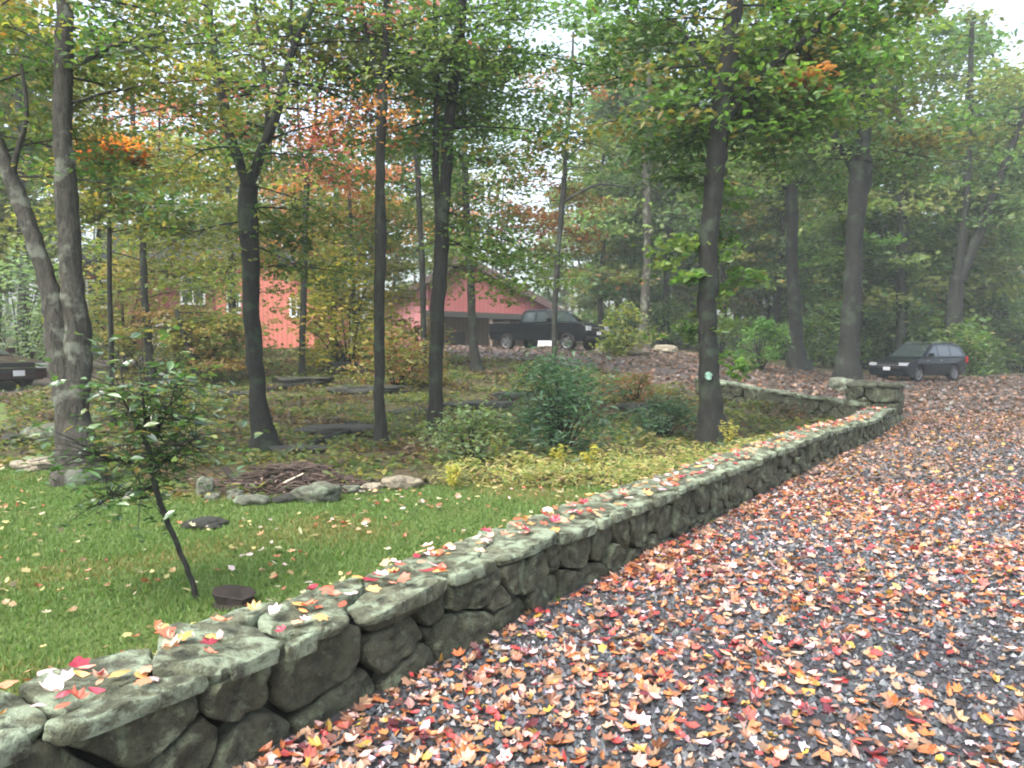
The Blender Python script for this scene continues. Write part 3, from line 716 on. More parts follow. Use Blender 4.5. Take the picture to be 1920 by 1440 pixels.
w = MB(); prism(w, [(1.2, 0), (6.2, 0), (6.2, 3.0), (3.7, 5.0), (1.2, 4.0)], -1.5, 7); w.build('gable_wall', SALMON, root)
r_ = MB(); prism(r_, [(1.0, 4.0), (3.7, 5.15), (6.6, 2.9), (6.6, 3.1), (3.7, 5.4), (1.0, 4.2)], -1.9, 7.4); r_.build('gable_roof', ROOF, root)
r_ = MB(); V = [(-7, -.5, 4.5), (2.2, -.5, 4.5), (2.2, 4.5, 7.2), (-7, 4.5, 7.2), (-7, 9.5, 4.5), (2.2, 9.5, 4.5)]
V += [(x, y, z + .2) for x, y, z in V]
r_.add(V, [(0, 1, 2, 3), (3, 2, 5, 4), (6, 9, 8, 7), (9, 10, 11, 8), (0, 6, 7, 1), (4, 5, 11, 10), (0, 3, 9, 6), (3, 4, 10, 9), (1, 7, 8, 2), (2, 8, 11, 5)]); r_.build('roof', ROOF, root)
q = MB(); q.box(.7, 1.5, 1.8, 2.6, 4.5, 8.3); q.box(.63, 1.57, 1.73, 2.67, 8.3, 8.45); q.build('chimney', BRICK, root)
for x, z in ((-5.6, 3.0), (-.6, 3.2)): window(root, x, z, 1.1, 1.3)
for x, z in ((2.1, 2.4), (5.3, 2.2)): window(root, x, z, .5, .8, -1.5)
dr = MB(); dr.box(-2.9, -1.9, -.04, .02, 0, 2.1); dr.build('door', WHITE, root)
p = at(184, 690, 29); root = thing('planter_box', 'dark square planter box in front of the red house at left', 'planter', (p.x, p.y, h(p.x, p.y)))
q = MB(); q.box(-.42, .42, -.35, .35, 0, .62); q.box(-.47, .47, -.4, .4, .62, .7); q.build('box', m_plain('dark_teal_paint', (.012, .022, .026), .5), root)

# ------------------------------------------------------------------ shrubs and small plants
def shrub(name, label, base, rx, rz_, n, size, pals, seed, tmpl=T_LEAF, stems=9, mat=LEAF, group=None, tilt=.6, cat='shrub', lean=0, w=None, nc=26, low=.1):
    r = np.random.default_rng(seed); rd = random.Random(seed); b = Vector(base)
    root = thing(name, label, cat, b, group); tb = MB(); C = []
    for i in range(nc):
        a = rd.uniform(0, 2 * math.pi); zz_ = rd.uniform(low, 1); rr = math.sqrt(max(0, 1 - (max(0, zz_ - .35) / .68) ** 2)) * rd.uniform(.35, 1)
        C.append((rr * rx * math.cos(a) + lean * zz_, rr * rx * math.sin(a), rz_ * zz_))
    for c_ in C[:stems * 2]:
        e = Vector(c_); tb.tube([(e.x * .08, e.y * .08, -.05), (e.x * .5, e.y * .5, e.z * .62), e], [.012 + rx * .012, .01 + rx * .006, .004], 5)
    tb.build('stems', BARK_M, root, True)
    C = np.array(C); idx = r.integers(0, len(C), n); sg = rx * .2
    P = C[idx] + r.normal(0, 1, (n, 3)) * np.array([sg, sg, sg * .8]); P[:, 2] = np.maximum(P[:, 2], .02)
    lum = r.uniform(.75, 1.2, len(C))[idx][:, None]
    V, Fs, Cc = leaf_geo(P, size * r.uniform(.7, 1.25, n), pal(pals, n, r, w=w) * lum, tmpl, tilt, r)
    link('foliage', mesh_np('foliage', V, Fs, mat, False, Cc), root); return root
def gbase(u, v): q = ground(u, v); return (q.x, q.y, h(q.x, q.y))
BLUEG = [(.06, .125, .07), (.048, .1, .056), (.085, .155, .085), (.035, .07, .04)]
shrub('evergreen_shrub', 'big blue green evergreen shrub in front of the slope at the picture centre', gbase(1050, 862), 0.85, 1.34, 3300, .11, BLUEG, 1, T_LONG, 14, nc=60)
shrub('evergreen_shrub', 'low dark green shrub right of the big evergreen, before the dark wall', gbase(1245, 820), .55, .62, 1300, .1, BLUEG, 2, T_LONG)
shrub('leafy_shrub', 'soft pale green shrub left of the big evergreen', gbase(885, 868), .7, .62, 1500, .08, [(.12, .18, .08), (.1, .15, .06), (.16, .2, .08)], 3)
shrub('leafy_shrub', 'brown olive shrub on the slope beneath the pink barn wall', gbase(745, 728), 1.2, 1.45, 2000, .13, OLIVE + RUST[:2], 4, nc=40)
shrub('leafy_shrub', 'bright green leafy bush glowing right of the big maple trunk', gbase(1425, 694), .95, 1.8, 1200, .16, [(.09, .2, .04), (.07, .16, .035), (.12, .22, .05)], 5, nc=22)
shrub('leafy_shrub', 'yellow green bush at the right end of the truck', gbase(1176, 666), 1.1, 1.9, 1100, .2, [(.2, .24, .06), (.28, .28, .06), (.12, .18, .05)], 6)
shrub('leafy_shrub', 'yellow leaved bush left of the pink barn wall', gbase(655, 690), 2.0, 3.6, 3200, .2, YELLOW, 7, nc=44)
shrub('leafy_shrub', 'pale grey green bush at the far left beyond the maroon car', gbase(40, 700), 2.0, 3.4, 2400, .2, [(.2, .26, .16), (.16, .22, .12), (.12, .18, .09)], 8, nc=40)
shrub('leafy_shrub', 'glossy green bush standing behind the dark planter box', (at(196, 690, 30.2).x, 30.2, h(-16, 30.2)), .8, 1.35, 1200, .16, [(.06, .16, .03), (.045, .1, .03)], 9)
shrub('leafy_shrub', 'tall olive bush in front of the red house wall at left', gbase(235, 696), 2.0, 3.6, 2400, .2, OLIVE, 13, nc=40)
shrub('leafy_shrub', 'green bush covering the foot of the red house left of the forked trunk', gbase(420, 690), 1.5, 1.7, 1300, .2, GREEN + OLIVE, 14, nc=34)
shrub('leafy_shrub', 'dull green bush on the slope behind the sapling', gbase(330, 790), 1.0, .9, 1300, .1, OLIVE + GREEN, 10)
shrub('leafy_shrub', 'low orange brown bush beside the gravel, right of the evergreen', gbase(1190, 760), .7, .7, 800, .1, RUST, 11)
shrub('leafy_shrub', 'reddish olive bush tight below the pink wall, above the double trunk', gbase(790, 690), 1.0, 1.5, 1400, .14, RUST + OLIVE, 12)
for i, (u, v, hh, lb) in enumerate([(935, 872, .42, 'tallest yellow stem rising left of the evergreen shrub'), (1047, 885, .3, 'short yellow fern tip in front of the evergreen shrub'), (1107, 886, .3, 'pale yellow fern tip right of the evergreen shrub foot'), (848, 922, .25, 'bright yellow fern clump at the left end of the fern bed'), (1368, 845, .45, 'yellow green plant against the right side of the maple foot')]):
    b = gbase(u, v); q = MB(); rd = random.Random(i); P = []
    for s in range(5):
        a = rd.uniform(0, 6.28); e = Vector((math.cos(a) * hh * .3, math.sin(a) * hh * .3, hh * rd.uniform(.7, 1.05))) if s else Vector((.02, 0, hh * 1.1))
        q.tube([(0, 0, -.02), e * .5 + Vector((0, 0, .04)), e], [.005, .004, .002], 4)
        for t in np.linspace(.25, 1, 10): P += [tuple(e * t + Vector((rd.uniform(-.03, .03), rd.uniform(-.03, .03), .02))) for _ in range(3)]
    root = thing('yellow_fern', lb, 'fern', b, 'yellow ferns and stems along the lawn edge'); q.build('stem', m_plain('fern_stem', (.2, .17, .05), .6), root)
    V, Fs, C = leaf_geo(P, rng.uniform(.05, .09, len(P)), pal([(.5, .42, .08), (.42, .38, .1), (.3, .32, .08)], len(P)), T_LONG, .6); link('fronds', mesh_np('fronds', V, Fs, LEAF, False, C), root)

# ------------------------------------------------------------------ individual trees (trunk courses at their own distance)
def gy(u, v): return ground(u, v).y
def T(name, label, px, bark, crown, seed, forks=(), limbs=(), Y=None, cat='tree', group=None, top=None):
    u, v = px[0][:2]; Yb = Y or gy(u, v)
    st = [stem_px(px, Yb)] + [stem_px(f, Yb) for f in forks]
    b = st[0][0][0].copy(); b.z = h(b.x, b.y); st[0][0] = (b, st[0][0][1])
    return make_tree(name, label, b, st, bark, crown, seed, cat, group, limbs=[stem_px(f, Yb) for f in limbs])
# A leaning double oak at left
T('oak_tree', 'thick grey double trunked oak at the left edge of the lawn', [(150, 905, 86), (146, 820, 72), (122, 700, 62), (108, 620, 52), (92, 540, 40), (55, 430, 34), (18, 330, 32), (-30, 200, 30), (-90, 20, 26)], BARK_G,
  [dict(stem=1, t0=.7, t1=1, n=13, L=2.6, leaves=3600, size=.085, pal=OLIVE + GREEN, sig=.3, el=(-.1, .5)), dict(stem=0, t0=.72, t1=1, n=7, L=2.2, leaves=1700, size=.085, pal=OLIVE + GREEN[:2], sig=.28),
   dict(stem=1, t0=.8, t1=1, n=2, L=1.6, leaves=170, size=.085, pal=ORANGE[1:2] + YELLOW, sig=.2, az=(2.6, 4.2))], 1,
  forks=[[(146, 800, 56), (146, 690, 56), (142, 590, 50), (132, 480, 46), (122, 350, 44), (116, 200, 42), (122, 60, 36), (118, -120, 26)]],
  limbs=[[(124, 132, 20), (150, 118, 16), (195, 92, 14), (250, 74, 11), (310, 58, 6)], [(240, 76, 8), (262, 95, 6), (290, 118, 3)], [(20, 335, 18), (30, 290, 14), (50, 215, 10), (40, 120, 7)]])
# B forked
T('maple_tree', 'dark trunk splitting into a wide V above head height, left of the barn', [(497, 842, 50), (484, 740, 38), (476, 640, 36), (468, 500, 38), (462, 400, 42), (465, 345, 44)], BARK_D,
  [dict(stem=1, t0=.15, t1=1, n=13, L=2.6, leaves=2400, size=.1, pal=GREEN + OLIVE, sig=.34), dict(stem=2, t0=.2, t1=1, n=11, L=2.5, leaves=1700, size=.09, pal=PINKR + OLIVE, sig=.4),
   dict(stem=0, t0=.55, t1=1, n=7, L=1.8, leaves=1100, size=.1, pal=OLIVE + GREEN, sig=.28, el=(-.2, .2))], 2,
  forks=[[(464, 350, 28), (440, 280, 24), (420, 200, 22), (403, 110, 20), (392, 30, 18), (385, -120, 14)], [(467, 350, 30), (488, 290, 26), (515, 225, 22), (535, 150, 18), (550, 90, 15), (588, 10, 10), (620, -90, 7)]],
  limbs=[[(500, 262, 14), (502, 190, 11), (492, 110, 9), (478, 0, 7)], [(549, 92, 10), (545, 40, 8), (548, -40, 6)]])
# R pink maple
T('red_maple_tree', 'slim maple with sparse pink red leaves against the bright sky', [(566, 705, 15), (569, 560, 14), (572, 420, 14), (576, 340, 13), (580, 270, 9)], BARK_D,
  [dict(stem=1, t0=0, t1=1, n=16, L=3.4, leaves=1100, size=.13, pal=PINKR, sig=.6, el=(-.1, .6)), dict(stem=0, t0=.72, t1=1, n=6, L=2.6, leaves=1100, size=.13, pal=PINKR[:3] + ORANGE[1:2], sig=.4, az=(-.9, .9))], 3,
  forks=[[(577, 330, 9), (588, 250, 8), (596, 160, 7), (600, 40, 5)]], limbs=[[(576, 335, 8), (562, 260, 6), (558, 170, 5), (566, 60, 3)]])
# D straight thin
T('ash_tree', 'straight thin dark trunk forking high up, centre left', [(715, 836, 30), (712, 740, 25), (711, 600, 24), (712, 450, 25), (714, 300, 24), (718, 180, 21)], BARK_D,
  [dict(stem=1, t0=.2, t1=1, n=8, L=2.4, leaves=1900, size=.1, pal=GREEN + HAZYG, sig=.34), dict(stem=2, t0=.2, t1=1, n=9, L=2.6, leaves=2200, size=.1, pal=GREEN, sig=.34)], 4,
  forks=[[(717, 188, 14), (706, 140, 11), (698, 100, 10), (682, 30, 8), (670, -80, 6)], [(718, 185, 18), (723, 120, 17), (724, 40, 15), (727, -120, 11)]])
# F double trunk
T('maple_tree', 'tall mossy dark double trunk in front of the barn', [(816, 824, 38), (817, 720, 33), (820, 600, 32), (826, 480, 31), (829, 380, 32)], BARK_D,
  [dict(stem=1, t0=.3, t1=1, n=14, L=3.0, leaves=4600, size=.1, pal=GREEN + HAZYG[:2], sig=.36, el=(-.15, .4)), dict(stem=2, t0=.3, t1=1, n=7, L=2.2, leaves=1500, size=.1, pal=GREEN, sig=.32),
   dict(stem=0, t0=.7, t1=1, n=4, L=1.9, leaves=900, size=.1, pal=MAPLEG, sig=.28, el=(-.3, .1), az=(-.6, 1.0))], 5,
  forks=[[(832, 400, 27), (838, 290, 27), (846, 200, 27), (856, 110, 26), (864, 30, 24), (872, -120, 18)], [(822, 400, 17), (817, 320, 16), (818, 220, 14), (818, 120, 13), (814, -60, 9)]],
  limbs=[[(852, 118, 10), (880, 112, 8), (920, 122, 7), (975, 140, 4)], [(826, 300, 8), (870, 292, 7), (910, 305, 4)]])
T('young_maple_tree', 'very thin trunk just left of the tall double trunk', [(796, 700, 14), (793, 560, 13), (788, 420, 13), (780, 280, 12), (775, 150, 11), (770, -20, 8)], BARK_D,
  [dict(stem=0, t0=.35, t1=1, n=16, L=2.6, leaves=2600, size=.15, pal=GREEN + YELLOW[3:], sig=.45)], 6)
T('birch_tree', 'dim slender trunk with yellow green leaves between the double trunk and the truck tail', [(893, 694, 24), (886, 600, 18), (880, 480, 16), (872, 330, 14), (868, 200, 11), (866, 60, 8)], BARK_M,
  [dict(stem=0, t0=.37, t1=1, n=24, L=3.4, leaves=4000, size=.18, pal=[(.14, .2, .05), (.11, .17, .04), (.2, .22, .06)], sig=.55, el=(-.3, .4))], 7)
T('oak_sapling', 'thin trunk with rusty leaves crossing in front of the truck', [(1038, 700, 14), (1040, 600, 12), (1046, 480, 13), (1053, 400, 14), (1058, 330, 12)], BARK_M,
  [dict(stem=0, t0=.45, t1=1, n=10, L=2.4, leaves=1300, size=.14, pal=RUST, sig=.36, el=(-.2, .3)), dict(stem=1, t0=.1, t1=1, n=10, L=2.4, leaves=1200, size=.14, pal=RUST[:2] + HAZYG, sig=.4)], 8,
  forks=[[(1058, 340, 11), (1062, 270, 9), (1070, 180, 8), (1075, 60, 5)]], limbs=[[(1055, 380, 8), (1085, 362, 7), (1125, 346, 6), (1180, 352, 4)], [(1062, 300, 6), (1100, 262, 5), (1140, 228, 4), (1205, 214, 3)]])
# I big maple
T('maple_tree', 'big dark maple with a pale green lichen spot on its trunk, behind the wall', [(1337, 838, 60), (1333, 760, 50), (1330, 700, 46), (1326, 600, 42), (1328, 480, 42), (1338, 360, 46), (1346, 280, 48), (1356, 180, 44), (1368, 80, 38), (1380, -40, 34), (1395, -200, 26)], BARK_D,
  [dict(stem=0, t0=.62, t1=1, n=20, L=2.9, leaves=4200, size=.14, pal=MAPLEG, sig=.34, el=(-.15, .4)), dict(stem=1, t0=.2, t1=1, n=16, L=1.8, leaves=3200, size=.14, pal=MAPLEG, sig=.34, el=(-.5, .4)), dict(stem=1, t0=.45, t1=.6, n=1, L=.9, leaves=260, size=.14, pal=[(.36, .15, .05), (.28, .16, .05)], sig=.2, el=(-.5, -.3)),
   dict(stem=0, t0=.38, t1=.56, n=4, L=1.15, leaves=420, size=.15, pal=MAPLEG, sig=.22, el=(-.3, .1)), dict(stem=0, t0=.22, t1=.4, n=4, L=.8, leaves=240, size=.15, pal=MAPLEG[:4], sig=.18, el=(-.4, .1))], 9,
  forks=[[(1350, 250, 22), (1385, 190, 17), (1430, 140, 15), (1480, 95, 12), (1560, 30, 9), (1640, -60, 6)]], limbs=[[(1352, 230, 12), (1320, 120, 10), (1270, 50, 7), (1220, 10, 4)]])
ml_ = bpy.data.objects[[o.name for o in bpy.data.objects if o.get('label', '').startswith('big dark maple')][0]]
q = at(1329, 705, ml_.location.y - .19); lm = MB(); n = 14
lm.add([(0, 0, 0)] + [(.05 * math.cos(i * 2 * math.pi / n) * (1 + .4 * math.sin(i * 2.3)), -.006 + .02 * abs(math.cos(i * 2 * math.pi / n)), .062 * math.sin(i * 2 * math.pi / n) * (1 + .15 * math.cos(i * 3))) for i in range(n)] +
       [(.06 * math.cos(i * 2 * math.pi / n), .06, .07 * math.sin(i * 2 * math.pi / n)) for i in range(n)], [(0, i + 1, (i + 1) % n + 1) for i in range(n)] + [(i + 1, n + i + 1, n + (i + 1) % n + 1, (i + 1) % n + 1) for i in range(n)])
o = lm.build('lichen_patch', m_plain('pale_lichen', (.16, .28, .22), .8, var=.3), ml_); o.location = q - ml_.location + Vector((0, -.03, 0))
# far right individuals
T('oak_tree', 'thick lichen spotted trunk just left of the far dark car', [(1587, 727, 56), (1590, 660, 44), (1597, 560, 40), (1604, 440, 38), (1610, 340, 44), (1614, 300, 46)], BARK_D,
  [dict(stem=1, t0=.1, t1=1, n=14, L=4.2, leaves=3400, size=.24, pal=MAPLEG, sig=.6), dict(stem=2, t0=.1, t1=1, n=10, L=4.2, leaves=2200, size=.22, pal=HAZYG + MAPLEG[:2], sig=.6)], 10,
  forks=[[(1616, 310, 32), (1622, 230, 30), (1630, 130, 28), (1636, 20, 26), (1645, -150, 20)], [(1606, 330, 26), (1590, 290, 20), (1572, 275, 16), (1550, 190, 12), (1535, 60, 9)]])
T('beech_tree', 'stout trunk dividing high up, standing between the maple and the spotted oak', [(1497, 694, 42), (1493, 640, 31), (1488, 540, 28), (1484, 420, 26), (1482, 345, 28)], BARK_D,
  [dict(stem=1, t0=0, t1=1, n=12, L=4, leaves=2600, size=.26, pal=GREEN, sig=.6), dict(stem=2, t0=0, t1=1, n=12, L=4, leaves=2600, size=.26, pal=GREEN, sig=.6)], 11,
  forks=[[(1478, 350, 22), (1462, 300, 18), (1445, 230, 15), (1440, 80, 10)], [(1486, 350, 24), (1505, 310, 19), (1525, 240, 15), (1535, 90, 10)]])
T('beech_tree', 'slim pale hazy trunk behind the pale rocks right of the truck', [(1206, 652, 26), (1210, 570, 20), (1214, 470, 19), (1212, 350, 17), (1215, 200, 13), (1218, 60, 9)], BARK_G,
  [dict(stem=0, t0=.4, t1=1, n=16, L=4.5, leaves=2600, size=.34, pal=HAZYG, sig=.8)], 12)
T('oak_tree', 'dim trunk rising right behind the far dark car', [(1692, 655, 30), (1690, 560, 24), (1691, 480, 24), (1690, 300, 20), (1684, 100, 14)], BARK_M, [dict(stem=0, t0=.3, t1=1, n=14, L=4.5, leaves=2400, size=.34, pal=HAZYG, sig=.8)], 13,
  forks=[[(1690, 520, 14), (1676, 480, 12), (1660, 420, 9)]], Y=40)
T('oak_tree', 'dark trunk parting into a narrow V behind the rear of the far car', [(1782, 660, 38), (1788, 590, 34), (1796, 520, 32)], BARK_D, [dict(stem=1, t0=.4, t1=1, n=10, L=4.2, leaves=2000, size=.32, pal=HAZYG, sig=.8), dict(stem=2, t0=.4, t1=1, n=12, L=4.2, leaves=2400, size=.32, pal=HAZYG, sig=.8)], 14,
  forks=[[(1794, 530, 22), (1804, 440, 18), (1812, 360, 16), (1818, 220, 13), (1822, 40, 9)], [(1798, 530, 26), (1822, 470, 22), (1850, 400, 20), (1880, 320, 16), (1925, 200, 12)]], Y=38)
T('oak_tree', 'very dark thin trunk behind the sapling, in front of the red house', [(288, 722, 22), (280, 660, 17), (270, 540, 15), (264, 420, 15), (252, 300, 13), (246, 120, 9)], BARK_D, [dict(stem=0, t0=.35, t1=1, n=18, L=3, leaves=3400, size=.16, pal=OLIVE + GREEN, sig=.45)], 15,
  forks=[[(268, 480, 9), (278, 400, 8), (296, 300, 6), (300, 160, 4)]])
T('dogwood_tree', 'small spreading tree with olive bronze leaves in layered tiers before the house', [(372, 728, 13), (362, 680, 11), (345, 630, 10), (330, 580, 8)], BARK_D, [dict(stem=0, t0=.3, t1=1, n=16, L=1.9, leaves=3600, size=.12, pal=OLIVE + [(.2, .12, .05), (.24, .2, .06)], sig=.26, el=(-.05, .25), droop=.1)], 16)
T('orange_maple_tree', 'thin tree with a blazing orange tuft high at the left', [(212, 790, 12), (208, 640, 11), (204, 450, 10), (208, 310, 8), (218, 268, 5)], BARK_D, [dict(stem=0, t0=.9, t1=1, n=6, L=.62, leaves=2200, size=.12, pal=ORANGE, sig=.2, el=(-.1, .2), droop=.3, az=(-3.1, 3.1)), dict(stem=0, t0=.5, t1=.85, n=10, L=2, leaves=1700, size=.13, pal=OLIVE, sig=.36)], 17, Y=14.5)
T('yellow_maple_tree', 'yellow green tree rising above the left end of the barn', [(668, 690, 12), (664, 600, 11), (660, 480, 10), (655, 360, 8)], BARK_M, [dict(stem=0, t0=.3, t1=1, n=18, L=2.4, leaves=2600, size=.2, pal=YELLOW[3:] + OLIVE + YELLOW[:1], sig=.45)], 18, Y=27)
T('orange_maple_tree', 'hazy orange brown maple over the roof left of the barn', [(628, 680, 16), (626, 560, 14), (628, 420, 13), (632, 300, 10)], BARK_M, [dict(stem=0, t0=.5, t1=1, n=18, L=3.2, leaves=3000, size=.2, pal=[(.5, .2, .08), (.42, .16, .08), (.28, .2, .06)], sig=.5, el=(-.2, .4))], 19, Y=29)
T('maple_tree', 'olive leaved tree hanging over the roof of the red house', [(440, 712, 20), (436, 600, 17), (432, 450, 16), (428, 300, 13), (424, 120, 10)], BARK_D, [dict(stem=0, t0=.3, t1=1, n=22, L=3.0, leaves=3200, size=.2, pal=OLIVE + GREEN, sig=.5, el=(-.3, .4))], 20, Y=30)
T('maple_tree', 'green tree with loose foliage beyond the grey double oak', [(40, 715, 24), (44, 560, 20), (40, 400, 18), (36, 200, 14), (30, 40, 10)], BARK_M, [dict(stem=0, t0=.45, t1=1, n=18, L=3.6, leaves=1600, size=.2, pal=GREEN + OLIVE, sig=.55)], 21, Y=29)
T('cherry_tree', 'thin dark tree left of the orange tuft, backed by bright sky', [(175, 712, 16), (180, 600, 13), (185, 480, 12), (190, 330, 10), (200, 160, 8)], BARK_D, [dict(stem=0, t0=.4, t1=1, n=16, L=3, leaves=1200, size=.18, pal=OLIVE, sig=.5)], 22, Y=33)
# sapling by the wall with waxy leaves
b = ground(372, 1128); Yb = b.y
st = [stem_px([(372, 1128, 15), (356, 1075, 13), (330, 1010, 13), (304, 940, 14), (288, 880, 13), (280, 820, 9), (274, 740, 6), (268, 690, 4)], Yb)]
st += [stem_px([(290, 890, 9), (250, 868, 7), (205, 860, 5), (158, 850, 3)], Yb), stem_px([(288, 880, 8), (325, 850, 6), (375, 815, 4)], Yb), stem_px([(284, 850, 7), (250, 780, 5), (225, 720, 3)], Yb), stem_px([(282, 830, 6), (310, 780, 4), (330, 720, 3)], Yb), stem_px([(296, 905, 7), (250, 925, 5), (195, 930, 3)], Yb)]
bz = st[0][0][0].copy(); bz.z = h(bz.x, bz.y)
root = thing('magnolia_sapling', 'leaning young tree with glossy dark leaves just behind the wall', 'sapling', bz); tb = MB(); P = []; rd = random.Random(9)
for i, s_ in enumerate(st):
    dn = dense([(p - bz, r_) for p, r_ in s_], 5, .3, rd); tb.tube([p + Vector((0, .05 * (i % 3 - 1) * (j / len(dn)), 0)) for j, (p, r_) in enumerate(dn)], [r_ for p, r_ in dn], 9, None, .1)
    for k_ in range(46 if i else 60):
        t = rd.uniform(.25 if i else .62, 1); e, r0 = interp([(p - bz, r_) for p, r_ in s_], t)
        e2 = e + Vector((rd.gauss(0, .18), rd.gauss(0, .2), rd.gauss(.0, .12)))
        tb.tube([e, (e + e2) / 2 + Vector((0, 0, .02)), e2], [.004, .003, .002], 4, cap=False)
        for _ in range(4): P.append(e2 + Vector((rd.gauss(0, .045), rd.gauss(0, .045), rd.gauss(0, .03))))
tb.build('trunk', BARK_M, root, True)
V, Fs, C = leaf_geo(P, rng.uniform(.05, .09, len(P)), pal([(.055, .11, .035), (.075, .15, .04), (.045, .08, .03), (.13, .17, .05), (.24, .18, .06)], len(P), w=[.35, .3, .2, .1, .05]), T_LEAF, .45)
link('crown', mesh_np('crown', V, Fs, WAXY, False, C), root)

# ------------------------------------------------------------------ woods behind: a few kinds, copied one by one
protos = []
for i, (pl_, hh, r0, t0, L, n) in enumerate([(HAZYG, 19, .22, .22, 3.6, 3600), (GREEN + HAZYG, 17, .18, .14, 3.2, 3600), (OLIVE + HAZYG, 16, .16, .16, 3.2, 3400), (PINKR + OLIVE, 15, .15, .22, 3.0, 2200), (HAZYG + YELLOW[3:], 13, .12, .08, 2.8, 3200)]):
    rd = random.Random(100 + i); st = [(Vector((rd.uniform(-.3, .3) * q, rd.uniform(-.3, .3) * q, hh * q / 5)), r0 * (1 - .15 * q)) for q in range(6)]
    protos.append([st, pl_, t0, L, n])
spots = []
rd = random.Random(3)
def free(x, y, dmin):
    if y < 44 and inside(GRAVEL, np.array([x]), np.array([y]))[0] : return False
    if -9.5 < x < 5 and 41 < y < 58: return False
    if -20 < x < -3.5 and 37 < y < 53: return False
    return all((x - a) ** 2 + (y - b_) ** 2 > dmin ** 2 for a, b_, *_ in spots)
ZONES = [(12, -.76, .0, 47, 92, 'hazy trees in the woods behind the two red buildings', 'one of the many hazy trees in the woods behind the red house and barn', [1, 2, 2, 3, 0, 3], 3.6),
         (26, .04, .42, 44, 88, 'hazy trees in the woods beyond the upper drive', 'one of the many hazy trees in the woods beyond the upper drive and truck', [0, 1, 0, 4, 2], 3.6),
         (24, .4, .86, 38, 84, 'misty trees in the woods behind the far car', 'one of the many misty trees in the woods behind the far dark car', [0, 1, 0, 1, 4], 3.4),
         (6, -.95, -.6, 28, 44, 'trees beyond the far left lawn', 'one of the trees standing beyond the lawn at the far left', [2, 1, 2], 3.2)]
proto_obj = {}
for n, a0, a1, y0, y1, grp, lab, kinds, dm in ZONES:
    c_ = 0; tries = 0
    while c_ < n and tries < 3000:
        tries += 1; y = y0 + (y1 - y0) * rd.random() ** 1.1; a = rd.uniform(a0, a1); x = a * y
        if not free(x, y, dm): continue
        spots.append((x, y)); kd = kinds[c_ % len(kinds)]; c_ += 1; loc = (x, y, h(x, y)); sc = rd.uniform(.85, 1.2)
        if kd not in proto_obj:
            st, pl_, t0, L, nl = protos[kd]; B = Vector(loc)
            proto_obj[kd] = make_tree('forest_tree', lab, loc, [[(p + B, q) for p, q in st]], BARK_M, [dict(stem=0, t0=t0, t1=1, n=30, L=L, leaves=nl, size=.38, pal=pl_, sig=.62, tmpl=T_DIA, el=(-.1, .8), nc=6)], 200 + kd, group=grp, sides=8)
        else: dup(proto_obj[kd], loc, rd.uniform(0, 6.28), sc, lab, grp)
# understory bushes at the wood's edge
us = None
for i in range(44):
    a = rd.uniform(.1, .8) if i < 34 else rd.uniform(-.8, -.3); y = rd.uniform(37, 58) if i < 34 else rd.uniform(54, 64); x = a * y
    if not free(x, y, .1): continue
    lab = 'one of the dim green bushes under the trees at the edge of the woods'; grp = 'bushes under the trees of the woods'
    if us is None: us = shrub('woodland_bush', lab, (x, y, h(x, y)), 1.7, 2.2, 1500, .28, GREEN + HAZYG, 60, T_DIA, 8, group=grp, nc=26)
    else: dup(us, (x, y, h(x, y)), rd.uniform(0, 6.28), rd.uniform(.7, 1.3), lab, grp)
# far woods: one mass
N = 40000; an = rng.uniform(-1.0, 1.02, N); d = rng.uniform(92, 135, N); clx = rng.uniform(-1.0, 1.02, 900); cld = rng.uniform(92, 135, 900); clz = rng.uniform(0, 1, 900) ** 1.9 * 19
ci = rng.integers(0, 900, N); P = np.c_[cld[ci] * np.sin(clx[ci]), cld[ci] * np.cos(clx[ci]), clz[ci]] + rng.normal(0, 1, (N, 3)) * np.array([1.5, 1.5, 1.0])
P[:, 2] = np.maximum(P[:, 2], .2) + H(P[:, 0], P[:, 1])
P = P[(P[:, 0] > -12) | (P[:, 2] < 5) | (rng.random(N) < .3)]; N = len(P)
lp = leaf_geo(P, rng.uniform(.5, .9, N), pal(HAZYG + GREEN, N), T_DIA, .7)
tb = MB()
for i in range(150):
    a = rd.uniform(-1, 1.02); q = rd.uniform(92, 130); x, y = q * math.sin(a), q * math.cos(a); z = h(x, y)
    tb.tube([(x, y, z - .3), (x + rd.uniform(-.5, .5), y, z + 9), (x + rd.uniform(-1, 1), y, z + 19)], [.24, .17, .07], 6)
tv = np.array(tb.v); qf = [f for f in tb.f if len(f) == 4]
V, Fs, C = merge([lp, (tv, [np.array(qf)], np.tile(np.array([[.05, .045, .038]]), (len(tv), 1)))])
stuff(link('far_woods', mesh_np('far_woods', V, Fs, LEAF, False, C)), 'misty mass of far woods closing the view behind all the trees', 'woods')

